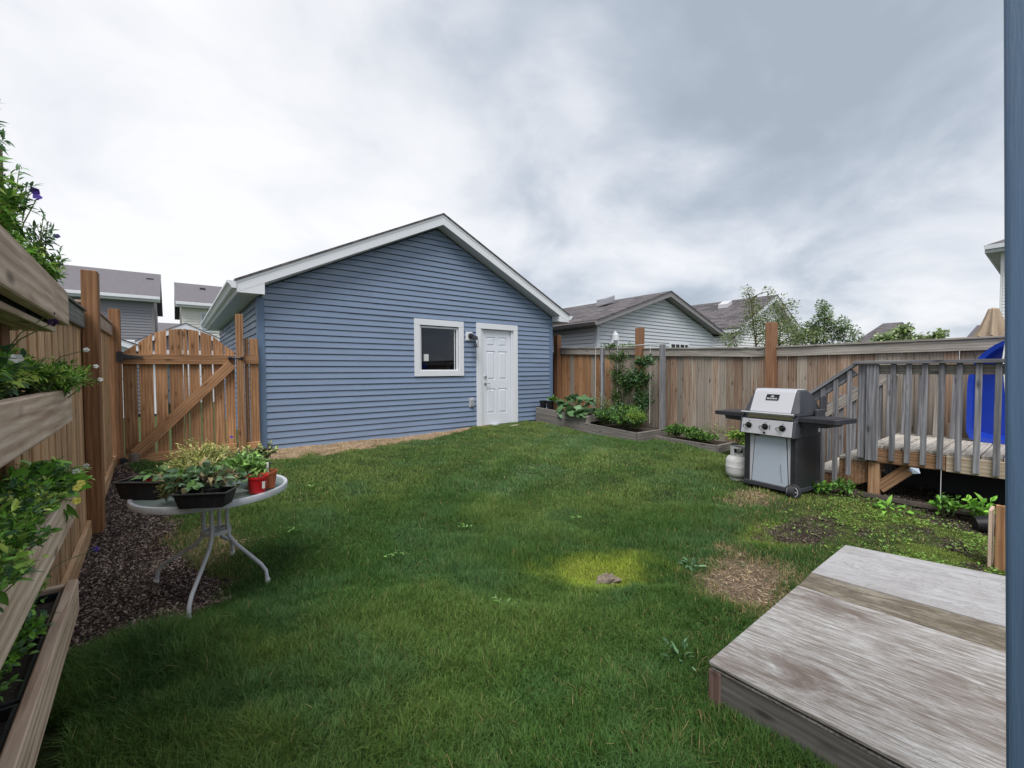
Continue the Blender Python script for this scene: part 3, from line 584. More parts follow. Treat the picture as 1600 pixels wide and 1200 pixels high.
# ------------------------------------------------------------------ garages
def courses(root, mat, face, x0, x1, zb, c, nmax, top, yw, holes=(), name='siding_board', each=True, th=.016, gap=.009):
    """lap siding on plane y=yw (face='-y') or x=yw (face='-x'); top(x) gives the upper limit of the wall"""
    allb = MB()
    for k in range(nmax):
        z0, z1 = zb+k*c, zb+(k+1)*c
        segs = [(x0, x1)]
        for (hx0, hx1, hz0, hz1) in holes:
            if z0 < hz1-1e-4 and z1 > hz0+1e-4:
                segs = [s for a, b in segs for s in ((a, min(b, hx0)), (max(a, hx1), b)) if s[1]-s[0] > .01] if (z0 > hz0-c*.95 and z1 < hz1+c*.95) else segs
        if each and face == '-y':
            if k % 2 == 0: seam = random.uniform(x0+.5, x1-.5)
            segs = [q for a, b in segs for q in (((a, seam+.0), (seam-.02, b)) if a+.3 < seam < b-.3 else ((a, b),))]
        for si, (a, b) in enumerate(segs):
            mb = MB(); jz = random.uniform(-.0012, .0012) if each else 0; z0 += jz; z1 += jz
            if each: th = .0155+.0022*(si % 2)
            # clip against the roof line
            xs_ = np.linspace(a, b, 121); ok = [x for x in xs_ if top(x) > z0+.004]
            if not ok: continue
            a_, b_ = (a if top(a) > z0+.004 else ok[0]), (b if top(b) > z0+.004 else ok[-1])
            ta = [x for x in xs_ if top(x) >= z1 and a_ <= x <= b_]
            if ta: pa, pb, zt = (a_ if top(a_) >= z1 else ta[0]), (b_ if top(b_) >= z1 else ta[-1]), z1
            else: pa = pb = (a_+b_)/2; zt = top(pa)
            so_ = (.0016 if each and si % 2 else 0)
            P = lambda x, z, d: (x, yw-d-so_, z) if face == '-y' else (yw-d, x, z)
            zt -= gap  # boards stop short so the dark shell reads as lap shadow
            mb.add([P(a_, z0, th), P(b_, z0, th), P(pb, zt, .002), P(pa, zt, .002), P(a_, z0, 0), P(b_, z0, 0), P(a_, z0+.006, th+.0012), P(b_, z0+.006, th+.0012), P(pa, zt, -.004), P(pb, zt, -.004)],
                   [(6,7,2,3), (0,1,7,6), (4,5,1,0), (3,2,9,8)] if face == '-y' else [(3,2,7,6), (6,7,1,0), (0,1,5,4), (8,9,2,3)])
            if each: mb.build(name, mat, root)
            else: allb.add(mb.v, mb.f)
    if not each: allb.build('siding', mat, root)
def garage(name, label, group, xc, hw, yf, zeave, pitch, wallx0, wallx1, yw, depth, zground, sid, trimc, fascia, soff, shing, c=.1016, zb=None, holes=(),
           each=False, fh=.165, gut=True, corner=None, box_ret=True, side=True, cbase=None):
    g = empty(name, (xc, yw, zground), label, 'garage', group)
    g.location = (0, 0, 0)
    top_out = lambda x: zeave+pitch*(hw-abs(x-xc))                 # upper face of roof at fascia plane
    under = lambda x: top_out(x)-fh-.03
    wtop = lambda x: under(x)-.005
    zb = zground if zb is None else zb
    courses(g, sid, '-y', wallx0+.004, wallx1-.004, zb, c, 60, wtop, yw, holes, each=each)
    # wall shell with openings (front as strips around holes)
    sh = MB(); t_ = .09; yy0, yy1 = yw+.012, yw+t_
    zt = zeave-fh; hs = sorted(holes)
    def strip(a, b, z0, z1): 
        if b-a > .005 and z1-z0 > .005: sh.box(a, b, yy0, yy1, z0, z1)
    xcur = wallx0
    for hx0, hx1, hz0, hz1 in hs:
        strip(xcur, hx0, zground-.3, zt); strip(hx0, hx1, zground-.3, hz0); strip(hx0, hx1, hz1, zt); xcur = hx1
    strip(xcur, wallx1, zground-.3, zt)
    sh.prism([(wallx0, yy0, zt), (wallx1, yy0, zt), (wallx1, yy0, wtop(wallx1)+.03), (xc, yy0, wtop(xc)+.03), (wallx0, yy0, wtop(wallx0)+.03)], (0, t_, 0))
    sh.box(wallx0+.012, wallx0+t_, yy1, yw+depth, zground-.3, zt+.02); sh.box(wallx1-t_, wallx1-.002, yy1, yw+depth, zground-.3, zt+.02)
    sh.box(wallx0, wallx1, yw+depth, yw+depth+t_, zground-.3, zt+.02)
    sh.prism([(wallx0, yw+depth+.001, zt+.02), (wallx1, yw+depth+.001, zt+.02), (xc, yw+depth+.001, wtop(xc))], (0, t_, 0))
    sh.build('wall', M['lap_shade'], g)
    fl = MB(); fl.box(wallx0+t_, wallx1-t_, yy1, yw+depth, zground-.29, zground-.02); fl.build('floor', M['dark'], g)
    if side: courses(g, sid, '-x', yw+.09, yw+depth, zb, c, 60, lambda y: zt+.0, wallx0, each=each)
    yb = yw+depth+.27
    # roof slabs
    for s in (-1, 1):
        rf = MB(); th = .028; xe = xc+s*(hw+.025)
        pts = [(xc, yf-.02, top_out(xc)+.0), (xe, yf-.02, zeave-pitch*.025), (xe, yf-.02, zeave-pitch*.025+th), (xc, yf-.02, top_out(xc)+th)]
        rf.prism(pts if s > 0 else pts[::-1], (0, yb-yf+.02, 0))
        rf.build('roof', shing, g)
        # rake board: parallelogram below the roof
        rk = MB(); xo = xc+s*hw
        pts = [(xc, yf, top_out(xc)-.002), (xo, yf, zeave-.002), (xo, yf, zeave-fh), (xc, yf, top_out(xc)-fh-.022)]
        rk.prism(pts, (0, .022, 0)); rk.build('rake_board', fascia, g)
        lip = MB(); pts = [(xc, yf-.006, top_out(xc)-.003), (xo, yf-.006, zeave-.003), (xo, yf-.006, zeave-.04), (xc, yf-.006, top_out(xc)-.042)]
        lip.prism(pts, (0, .007, 0)); lip.build('drip_edge', fascia, g)
        so_ = MB(); pts = [(xc, yf+.022, top_out(xc)-fh-.004), (xo-s*(wallx0-(xc-hw) if s < 0 else xc+hw-wallx1), yf+.022, under(wallx0 if s < 0 else wallx1)+.02)]
        pts += [(pts[1][0], pts[1][1], pts[1][2]-.01), (pts[0][0], pts[0][1], pts[0][2]-.012)]
        so_.prism(pts, (0, yw-yf-.02, 0)); so_.build('gable_soffit', soff, g)
        # boxed eave return + eave soffit + eave fascia
        xi = wallx0 if s < 0 else wallx1; zb_ = zeave-fh
        es = MB(); es.box(min(xo, xi), max(xo, xi), yf+.022, yb, zb_, zb_+.012); es.build('eave_soffit', soff, g)
        ef = MB(); ef.box(*(sorted((xo, xo-s*.02))), yf+.022, yb, zb_-.012, zeave-.004); ef.build('eave_fascia', fascia, g)
        if box_ret:
            br = MB(); xr = xi+(.06 if s < 0 else -.0)
            pts = [(xo, yf-.001+.003, zb_), (xr, yf+.002, zb_), (xr, yf+.002, under(xr)+.03), (xo, yf+.002, zb_+.03)]
            br.prism(pts, (0, .018, 0)); rx = [xr-.012, xr] if s < 0 else [xr, xr+.012]
            br.box(rx[0], rx[1], yf+.022, yw-.014, zb_, under(xr)+.02)
            br.build('eave_return', fascia, g)
        if gut:
            gt = MB(); prof = [(0, 0), (0, -.10), (.055, -.10), (.075, -.06), (.09, -.045), (.115, -.03), (.115, 0), (.108, 0), (.108, -.028), (.07, -.055), (.05, -.092), (.006, -.092), (.006, 0)]
            gt.prism([(xo+s*(p[0]+.002), yf-.01, zeave-.012+p[1]) for p in prof], (0, yb-yf, 0))
            gt.prism([(xo+s*(p[0]+.002), yf-.012, zeave-.012+p[1]) for p in prof[:7]], (0, .004, 0)); gt.build('gutter', fascia, g)
    ctm = corner or trimc
    for xa, xb in ((wallx0-.016, wallx0+.085), (wallx1-.085, wallx1+.016)):
        ct = MB(); ct.box(xa, xb, yw-.02, yw-.0005, zb-.02, zeave-fh-.002 if box_ret else zt)
        xs2 = (wallx0-.016, wallx0-.0005) if xa < xc else (wallx1+.0005, wallx1+.016)
        ct.box(*xs2, yw, yw+.085, zb-.02, zt-.002); ct.build('corner_trim', ctm, g, bevel=.004)
    return g, top_out

# our garage ---------------------------------------------------------------------------------
GX0, GX1, GYW = 1.043, 7.127, 7.566
WIN = (3.70, 4.55, -.02+R, .87+R); DOOR = (5.08, 5.95, -1.40+R, .89+R)
gar, gtop = garage('blue_garage', 'detached garage with blue lap siding, white six panel door and one window', None, 4.090, 3.341, 7.30, 1.31+R, .491, GX0, GX1, GYW, 6.6,
    .27, M['siding'], M['siding_trim'], M['white'], M['soffit'], M['shingle'], zb=1.109-23*.1016+R,
    holes=[(3.70, 4.55, -.02+R, .87+R), (5.06, 5.97, .0, .91+R)], each=True)
def part_trim(root, x0, x1, z0, z1, wd, mat, y, th, name='frame', bottom=True):
    f = MB(); f.box(x0, x1, y-th, y, z1-wd, z1)
    f.box(x0, x0+wd, y-th, y, z0+(wd if bottom else 0), z1-wd-.0); f.box(x1-wd, x1, y-th, y, z0+(wd if bottom else 0), z1-wd)
    if bottom: f.box(x0, x1, y-th, y, z0, z0+wd)
    return f.build(name, mat, root, bevel=.004)
wroot = MB(); part = wroot.box(3.705, 3.738, GYW-.004, GYW+.06, WIN[2]+.005, WIN[3]-.005).box(4.512, 4.545, GYW-.004, GYW+.06, WIN[2]+.005, WIN[3]-.005).box(3.738, 4.512, GYW-.004, GYW+.06, WIN[2]+.005, WIN[2]+.05).box(3.738, 4.512, GYW-.004, GYW+.06, WIN[3]-.035, WIN[3]-.005)
win = wroot.build('window', M['sash'], gar, bevel=.003)
part_trim(win, 3.585, 4.665, -.095+R, .995+R, .115, M['white'], GYW-.002, .034)
p_ = MB(); p_.box(3.737, 4.513, GYW+.028, GYW+.034, WIN[2]+.049, WIN[3]-.034); p_.build('pane', M['glass'], win)
p_ = MB(); p_.box(3.80, 3.90, GYW+.022, GYW+.0265, .20+R, .33+R); p_.build('sticker', M['sticker'], win)
p_ = MB(); p_.box(4.47, 4.482, GYW+.02, GYW+.027, WIN[2]+.051, WIN[3]-.036); p_.build('screen_bar', M['sash'], win)
# things dimly seen inside: a stud wall
ins = MB()
for k in range(9): ins.box(2.0+.6*k, 2.04+.6*k, 12.0, 12.09, .3, 2.7)
ins.box(1.2, 7.0, 12.1, 12.14, .3, 2.75); ins.build('inner_wall', plain('studs', (.25,.22,.19), .8), gar)
# door
dm = MB(); xa, xb, za, zb_ = 5.155, 5.895, -1.145+R, .875+R; yd = GYW+.03
cols_ = [(xa, xa+.10), (xa+.10, xa+.325), (xa+.325, xb-.325), (xb-.325, xb-.10), (xb-.10, xb)]
rows_ = [(zb_-.15, zb_-.34), (zb_-.45, zb_-1.06), (zb_-1.25, zb_-1.78)]
dm.box(xa, xb, yd+.012, yd+.045, za, zb_)
for c0, c1 in (cols_[0], cols_[2], cols_[4]): dm.box(c0, c1, yd, yd+.0119, za, zb_)
zz = [zb_]+[v for r in rows_ for v in r]+[za]
for c0, c1 in (cols_[1], cols_[3]):
    for i in range(0, len(zz), 2): dm.box(c0, c1, yd, yd+.0119, zz[i+1], zz[i])
door = dm.build('door', M['door_white'], gar)
for c0, c1 in (cols_[1], cols_[3]):
    for zt_, zb2 in rows_:
        pm = MB(); i1, i2 = .012, .042
        v = [(c0+i1, yd+.0118, zb2+i1), (c1-i1, yd+.0118, zb2+i1), (c1-i1, yd+.0118, zt_-i1), (c0+i1, yd+.0118, zt_-i1),
             (c0+i2, yd+.001, zb2+i2), (c1-i2, yd+.001, zb2+i2), (c1-i2, yd+.001, zt_-i2), (c0+i2, yd+.001, zt_-i2)]
        pm.add(v, [(4,5,6,7), (0,1,5,4), (1,2,6,5), (2,3,7,6), (3,0,4,7)]); pm.build('panel', M['door_white'], door)
part_trim(door, 4.972, 6.065, -1.18+R, 1.0+R, .115, M['white'], GYW-.002, .034, bottom=False)
jb = MB(); jb.box(5.088, 5.148, GYW-.002, GYW+.08, -1.17+R, .885+R).box(5.902, 5.949, GYW-.002, GYW+.08, -1.17+R, .885+R).box(5.148, 5.902, GYW-.002, GYW+.08, .882+R, .93+R)
jb.build('jamb', M['white'], door)
tb = MB(); tb.box(5.088, 5.949, GYW-.03, GYW+.075, -1.20+R, -1.155+R); tb.build('threshold', M['white'], door)
hd = MB(); hd.tube([(xa+.065, yd, -.12+R), (xa+.065, yd-.035, -.12+R)], .026, 12); hd.build('deadbolt', M['chrome'], door, smooth=True)
hd = MB(); hd.tube([(xa+.065, yd, -.26+R), (xa+.065, yd-.02, -.26+R)], .028, 12).tube([(xa+.065, yd-.02, -.26+R), (xa+.065, yd-.05, -.26+R), (xa+.10, yd-.055, -.26+R), (xa+.165, yd-.05, -.262+R)], .009, 8)
hd.build('handle', M['chrome'], door, smooth=True)
# wall lamp
lm = MB(); lm.box(4.715, 4.875, GYW-.036, GYW-.008, .625+R, .80+R); lamp = lm.build('wall_lamp', M['white'], gar, bevel=.006)
a = MB(); a.tube([(4.82, GYW-.036, .715+R), (4.82, GYW-.06, .715+R)], .058, 16).tube([(4.82, GYW-.05, .715+R), (4.84, GYW-.13, .735+R), (4.85, GYW-.16, .70+R)], .012, 8)
a.tube([(4.85, GYW-.16, .72+R), (4.85, GYW-.16, .70+R), (4.85, GYW-.16, .64+R)], [.02, .055, .06], 12).build('lamp_arm', M['black_m'], lamp, smooth=True)
a = MB(); a.lathe([(.045, .64), (.05, .56), (.035, .50)], (4.85, GYW-.16, R), 8); a.build('lamp_glass', M['glass'], lamp)
a = MB(); a.box(4.795, 4.905, GYW-.215, GYW-.105, .485+R, .50+R)
for dx_, dy_ in ((-.045, -.045), (.045, -.045), (-.045, .045), (.045, .045)): a.tube([(4.85+dx_, GYW-.16+dy_, .49+R), (4.85+dx_, GYW-.16+dy_, .65+R)], .005, 5)
a.build('lamp_cage', M['black_m'], lamp)
ob = MB(); ob.box(4.785, 4.905, GYW-.032, GYW-.008, -.74+R, -.55+R); outl = ob.build('outlet', plain('grey_outlet', (.42,.43,.45), .5), gar, bevel=.004)
ob = MB(); ob.box(4.815, 4.89, GYW-.07, GYW-.032, -.72+R, -.57+R); ob.build('outlet_cover', plain('outlet_cover', (.3,.32,.34), .3), outl, bevel=.01)
# neighbouring garages -------------------------------------------------------------------------
gb, _ = garage('grey_garage', 'pale grey sided garage with taupe fascia just beyond the fence, right of the blue one', None, 11.735, 3.30, 7.30, 1.26+R, .325, 8.72, 14.75, 7.55, 7.5,
    .5, M['grey_siding'], M['white_siding'], M['taupe'], M['taupe'], M['shingle'], c=.1016, zb=.6, fh=.12, corner=M['grey_siding'], box_ret=False)
v_ = MB(); v_.box(12.02, 13.12, 7.50, 7.535, .4+R, .88+R); nw = v_.build('window', M['white'], gb)
for a_, b_ in ((12.09, 12.53), (12.60, 13.04)):
    v_ = MB(); v_.box(a_, b_, 7.49, 7.499, .46+R, .80+R); v_.build('pane', M['dark'] if a_ < 12.3 else M['glass'], nw)
v_ = MB(); v_.box(12.28, 12.31, 7.48, 7.489, .46+R, .80+R).box(12.80, 12.83, 7.48, 7.489, .46+R, .80+R); v_.build('muntin', M['white'], nw)
v_ = MB(); v_.box(9.18, 9.50, 7.44, 7.535, .55+R, .80+R).lathe([(.10, .80), (.10, .95), (.04, 1.02), (.02, 1.06)], (9.34, 7.46, R), 10); v_.build('wall_vent', M['white'], gb)
v_ = MB(); v_.prism([(10.55, 8.8, 2.05+R), (11.0, 8.8, 2.20+R), (11.0, 8.8, 2.36+R), (10.55, 8.8, 2.21+R)], (0, .35, 0)); v_.build('roof_vent', plain('vent_grey', (.33,.33,.37), .6), gb)
gc, _ = garage('white_garage', 'white sided garage with white fascia behind the trees beyond the fence', None, 19.35, 3.25, 7.30, 1.52+R, .46, 16.35, 22.35, 7.55, 8.0,
    .5, M['white_siding'], M['white_siding'], M['white'], M['soffit'], M['shingle'], zb=.6, fh=.16, box_ret=False, gut=False)
v_ = MB(); v_.prism([(18.35, 8.8, 2.60+R), (18.75, 8.8, 2.78+R), (18.75, 8.8, 2.95+R), (18.35, 8.8, 2.77+R)], (0, .4, 0)); v_.build('roof_vent', plain('vent_pale', (.5,.5,.53), .6), gc)
gd, _ = garage('far_garage', 'grey gabled garage farthest right, half hidden by leafy shrub', None, 41.1, 12.0, 7.30, .5+R, .235, 30.5, 51.5, 7.6, .5,
    .5, M['slate_siding'], M['slate_siding'], M['taupe'], M['taupe'], M['shingle'], c=.2, zb=.6, fh=.3, box_ret=False, gut=False, side=False)
ge, _ = garage('lane_garage', 'small slate sided garage with white fascia showing left over the gate', None, -3.2, 3.2, 15.0, .43+R, .42, -6.1, -.35, 15.25, 6,
    .4, M['slate_siding'], M['white'], M['white'], M['soffit'], M['shingle'], zb=.4, fh=.15, box_ret=False, gut=False, side=False)
gf, _ = garage('back_garage', 'garage with white rake board rising just above the arched gate', None, .45, 2.1, 21.0, .85+R, .50, -1.4, 2.3, 21.25, 6,
    .4, M['slate_siding'], M['white'], M['white'], M['soffit'], M['shingle'], zb=.4, fh=.2, box_ret=False, gut=False, side=False)

for g_, xx0, xx1, yy_ in ((ge, -5.6, -.75, 15.2), (gf, -1.25, 2.15, 21.2)):
    for q in range(4):
        v_ = MB(); v_.box(xx0, xx1, yy_-.02, yy_+.03, .30+q*.52, .30+q*.52+.50); v_.build('door_panel', M['white'], g_, bevel=.01)
# two-storey houses ----------------------------------------------------------------------------
def house(name, label, x0, x1, yf, depth, zeave, zridge, sid, trimm, windows=(), zg=.3, corner_mat=None, hip=False):
    h = empty(name, (0, 0, 0), label, 'house')
    wl = MB(); wl.box(x0, x1, yf+.02, yf+depth, zg-.5, zeave-.15)
    wl.prism([(x1-.001, yf+.02, zeave-.15), (x1-.001, yf+depth, zeave-.15), (x1-.001, yf+depth/2, zridge-.3)], (-(x1-x0)+.002, 0, 0))
    wl.build('wall', sid, h)
    courses(h, sid, '-y', x0, x1, zg, .16, 80, lambda x: zeave-.16, yf+.01, each=False, th=.03, gap=0)
    for s in (0, 1):
        rf = MB(); ye, yr = (yf-.45 if s == 0 else yf+depth+.45), yf+depth/2
        a = [(x0-.3, ye, zeave-.16), (x0-.3, yr, zridge-.0), (x0-.3, yr, zridge+.12), (x0-.3, ye, zeave-.02)]
        rf.prism(a if s else a[::-1], (x1-x0+.6, 0, 0)); rf.build('roof', M['shingle_far'], h)
    f_ = MB(); f_.box(x0-.3, x1+.3, yf-.49, yf-.452, zeave-.32, zeave-.02); f_.box(x0-.3, x1+.3, yf-.62, yf-.492, zeave-.20, zeave-.05); f_.box(x0-.3, x1+.3, yf-.45, yf, zeave-.32, zeave-.29)
    f_.build('fascia', M['white'], h)
    for xr in (x0-.31, x1+.285):
        r_ = MB(); r_.prism([(xr, yf-.45, zeave-.33), (xr, yf+depth/2, zridge-.15), (xr, yf+depth/2, zridge+.11), (xr, yf-.45, zeave-.03)], (.025, 0, 0)); r_.build('rake_board', M['taupe'], h)
    cm = MB(); cm.box(x1-.12, x1+.02, yf-.03, yf+.14, zg, zeave-.33); cm.build('corner_trim', trimm, h)
    for (wx0, wx1, wz0, wz1) in windows:
        wn = MB(); wn.box(wx0, wx1, yf-.06, yf, wz0, wz1); wo_ = wn.build('window', M['white'], h)
        pn = MB(); pn.box(wx0+.08, wx1-.08, yf-.07, yf-.061, wz0+.08, wz1-.08); pn.build('pane', plain('pale_pane', (.38,.42,.46), .2), wo_)
    return h
h1 = house('slate_house', 'two storey slate grey house with white eave gutter, behind the left fence post', -11, -.75, 33, 9, 4.42+R, 6.45+R, M['slate_siding'], M['taupe'], [(-4.9, -3.8, 2.6+R, 3.7+R)])
v_ = MB(); v_.box(-1.15, -.8, 36.0, 36.35, 5.70+R, 6.0+R); v_.build('roof_vent', M['black_m'], h1)
h2 = house('cream_house', 'two storey cream house partly behind the left eave of the blue garage', .55, 9.5, 33, 9, 4.25+R, 6.02+R, M['cream_siding'], M['cream_siding'], [(1.45, 2.6, 2.5+R, 3.7+R)])
v_ = MB(); v_.box(1.6, 1.9, 36.0, 36.3, 5.45+R, 5.70+R); v_.build('roof_vent', M['black_m'], h2)
h3 = house('distant_house', 'distant grey roofed house in the gap between the slate and cream houses', -3.0, 4.5, 60, 8, 3.6+R, 5.6+R, M['slate_siding'], M['white'])
# house on the right: hip roof corner
he = empty('hip_roof_house', (0, 0, 0), 'tall pale sided house at far right with a hip roof and deep soffit', 'house')
v_ = MB(); v_.box(21.0, 31, -9, 1.38, .0, 3.78+R); v_.build('wall', M['white_siding'], he)
courses(he, M['white_siding'], '-x', -9, 1.32, .3, .1016, 80, lambda y: 3.76+R, 20.998, each=False)
courses(he, M['white_siding'], '-x', 1.30, 1.40, .3, 6, 1, lambda y: 3.76+R, 20.97, each=False, name='corner')
v_ = MB(); v_.box(20.6, 31.5, -9.5, 1.66, 3.70+R, 3.73+R); v_.build('eave_soffit', plain('dim_soffit', (.36,.36,.36), .7), he)
v_ = MB(); v_.box(20.56, 20.599, -9.5, 1.66, 3.69+R, 3.90+R).box(20.56, 31.5, 1.661, 1.70, 3.69+R, 3.90+R).box(20.46, 20.559, -9.5, 1.70, 3.79+R, 3.92+R); v_.build('fascia', M['soffit'], he)
v_ = MB(); v_.add([(20.46, 1.72, 3.91+R), (31.6, 1.72, 3.91+R), (31.6, -9.6, 3.91+R), (20.46, -9.6, 3.91+R), (26, -3.6, 6.4+R), (26, -3.9, 6.4+R)],
    [(0,1,4), (1,2,5,4), (2,3,5), (3,0,4,5), (3,2,1,0)]); v_.build('roof', M['shingle'], he)
hf = empty('low_roof_house', (0, 0, 0), 'distant grey roof showing just left of the folded tan umbrella', 'house')
v_ = MB(); v_.box(30.3, 38, -5, 2.9, 0, 1.1+R); v_.build('wall', M['slate_siding'], hf)
v_ = MB(); v_.add([(30, -5.4, 1.1+R), (30, 3.25, 1.1+R), (31.4, 2.78, 2.15+R), (31.4, -5, 2.15+R), (38, -5.4, 1.1+R), (38, 3.25, 1.1+R), (36, 2.78, 2.15+R), (36, -5, 2.15+R)],
    [(0,1,2,3), (1,5,6,2), (5,4,7,6), (4,0,3,7), (3,2,6,7), (0,4,5,1)]); v_.build('roof', M['shingle_far'], hf)

# ------------------------------------------------------------------ left fence
def lx(y): return -.515-.0115*max(y, -2)                   # picket plane of the left fence
lf = empty('left_fence', (0, 0, 0), 'warm cedar picket fence on the left behind the plant rack', 'fence')
TOPL = lambda y: (.47 if y < 4.95 else .56)+R
y = -1.3; i = 0
while y < 7.3:
    wd = .139 if i % 2 == 0 else .085; off = (0 if i % 2 == 0 else .018)
    board('picket', lf, M['picket_l'], (lx(y)-.012-off, y, g1(-.5, max(y, -.9))-.03), (lx(y)-.012-off, y, TOPL(y)-.05), wd, .016, (0, 1, 0), bevel=.002)
    y += .099+.006*math.sin(i*1.9); i += 1
for (ya, yb, zt, mt) in ((-1.4, 2.4, .45, 'cap_dark'), (2.4, 4.88, .475, 'cap_dark'), (5.06, 7.33, .575, 'cap_new')):
    board('rail', lf, M[mt], (lx(ya)+.012, ya, zt-.06+R), (lx(yb)+.012, yb, zt-.05+R), .13, .03)
    board('cap_board', lf, M[mt], (lx(ya)-.02, ya, zt+.022+R), (lx(yb)-.02, yb, zt+.03+R), .02, .12)
    zk = g1(lx(ya), max(ya, -.9)), g1(lx(yb), yb)
    board('kickboard', lf, M['picket_l'], (lx(ya)+.012, ya, zk[0]+.06), (lx(yb)+.012, yb, zk[1]+.07), .15, .03)
board('post', lf, M['post'], (-.525, 4.97, g1(-.5, 5)-.1), (-.513, 4.97, .835+R), .10, .14, (1, 0, 0), bevel=.005)
board('post', lf, M['post'], (-.56, 7.40, .2), (-.555, 7.40, .80+R), .11, .11, (1, 0, 0), bevel=.005)
board('post', lf, M['post'], (-.50, 2.3, -.1), (-.50, 2.3, .80+R), .09, .09, (1, 0, 0), bevel=.005)
# fence across the passage beside the garage + post right of gate
pf = empty('side_fence', (0, 0, 0), 'short cedar fence panel with tall post between gate and garage corner', 'fence')
board('post', pf, M['gate'], (.785, 7.41, .15), (.782, 7.41, .84+R), .09, .09, (1, 0, 0), bevel=.004)
for xx, wd in ((.872, .05), (.965, .115)): board('picket', pf, M['gate'], (xx, 7.47, .20), (xx, 7.47, .50+R), wd, .016, (1, 0, 0))
board('rail', pf, M['gate'], (.832, 7.44, .19+R), (1.022, 7.44, .19+R), .13, .034)
board('rail', pf, M['gate'], (.832, 7.44, -1.10+R), (1.022, 7.44, -1.10+R), .13, .034)
# gate
gt_ = empty('garden_gate', (0, 0, 0), 'arched cedar gate with diagonal brace and black hinges', 'gate')
def arch(x): return .60-.60*((x-.13)/.64)**2*.52+R - (.0 if abs(x-.13) < .45 else .04)
edges = [(-.495, -.365), (-.335, -.20), (-.17, -.055), (-.02, .115), (.132, .168), (.192, .30), (.328, .445), (.47, .585), (.608, .715)]
for a_, b_ in edges:
    a_ -= .0045; b_ += .0045
    za_, zb2 = arch(a_), arch(b_); xm = (a_+b_)/2; w2 = b_-a_
    board('picket', gt_, M['gate'], (xm, 7.475, .24), (xm, 7.475, (za_+zb2)/2), round(w2, 3), .017, (1, 0, 0), bevel=.002, top_cut=(round((za_-zb2)/2, 3), round((zb2-za_)/2, 3)))
board('rail', gt_, M['gate'], (-.50, 7.44, .18+R), (.722, 7.44, .18+R), .135, .036)
board('rail', gt_, M['gate'], (-.50, 7.44, -1.135+R), (.722, 7.44, -1.10+R), .135, .036)
board('brace', gt_, M['gate'], (-.40, 7.405, -1.05+R), (.68, 7.405, .12+R), .135, .034, (1, 0, -1))
for zz_ in (.205, -1.14):
    v_ = MB(); v_.box(-.545, -.488, 7.325, 7.336, zz_-.065+R, zz_+.065+R); v_.prism([(-.49, 7.400, zz_-.034+R), (-.29, 7.400, zz_-.008+R), (-.29, 7.400, zz_+.008+R), (-.49, 7.400, zz_+.034+R)], (0, .012, 0)); v_.tube([(-.492, 7.345, zz_-.06+R), (-.492, 7.345, zz_+.06+R)], .010, 8); v_.box(-.496, -.488, 7.336, 7.41, zz_-.03+R, zz_+.03+R)
    v_.build('hinge', M['black_m'], gt_)
v_ = MB(); v_.box(.64, .72, 7.395, 7.42, .185+R, .225+R).tube([(.66, 7.38, .205+R), (.80, 7.35, .205+R)], .010, 8).tube([(.655, 7.38, .19+R), (.655, 7.36, .22+R)], .022, 8).tube([(.80, 7.355, .19+R), (.80, 7.345, .22+R)], .022, 8)
v_.build('latch', M['black_m'], gt_)

# ------------------------------------------------------------------ right fence
RX = 7.80
rf_ = empty('right_fence', (0, 0, 0), 'weathered grey and brown picket fence along the right side of the yard', 'fence')
CAPS = [(3.05, 5.45, .355, .445), (5.60, 7.95, .465, .565), (-1.5, 2.92, .375, .36)]
y = -1.45; i = 0
while y < 8.5:
    zt = -.01+R+(.37 if y < 3 else .36+(y-3)*.035 if y < 5.5 else .46+(y-5.5)*.04)
    board('picket', rf_, M['picket_r'] if (y < 6.35 or i % 5 == 0) else M['gate'], (RX+(0 if i % 2 else .008), y, .0), (RX+(0 if i % 2 else .008), y, zt-.08), .136, .018, (0, 1, 0), bevel=.002)
    y += .1385+.002*math.sin(i*1.7); i += 1
for (ya, yb, za_, zb2) in CAPS:
    board('rail', rf_, M['cap_grey'], (RX-.032, ya, za_-.075+R), (RX-.032, yb, zb2-.075+R), .14, .034)
    board('cap_board', rf_, M['cap_grey'], (RX-.005, ya, za_+.008+R), (RX-.005, yb, zb2+.008+R), .026, .13)
for yy, zt, bt in ((2.985, .765, 0), (5.52, .885, 0), (7.985, .895, 0)):
    board('post', rf_, M['post_r'], (7.72, yy, .1), (7.72, yy, zt+R), .14, .14, (1, 0, 0), bevel=.006)

# ------------------------------------------------------------------ blue corner post at the right edge
bp = MB(); bp.box(0, .20, -.205, 0, -1.6, 1.8)
bo = bp.build('porch_post', M['bluepaint']); bo.location = (1.215, .0715, R); bo.rotation_euler = (-.0214, 0, 0); add_bevel(bo, .008, 3); tag(bo, 'square blue painted porch post filling the right edge of view', 'post')

# ------------------------------------------------------------------ platform in the foreground
pl = empty('plywood_platform', (2.9, .2, 0), 'low platform of weathered plywood sheets in the right foreground', 'platform')
def slab(name, parent, mat, quad, z0, z1, bevel=.003, rot=0):
    c = Vector((sum(p[0] for p in quad)/4, sum(p[1] for p in quad)/4, 0)); mb = MB(); r_ = Matrix.Rotation(-rot, 4, 'Z')
    pts = [r_ @ (Vector((p[0], p[1], z0))-c) for p in quad]; mb.prism(pts, (0, 0, z1-z0)); o = mb.build(name, mat, parent, bevel=bevel)
    o.matrix_basis = Matrix.Translation(c-(parent.location if parent else Vector())) @ Matrix.Rotation(rot, 4, 'Z'); return o
PZ = -1.30+R
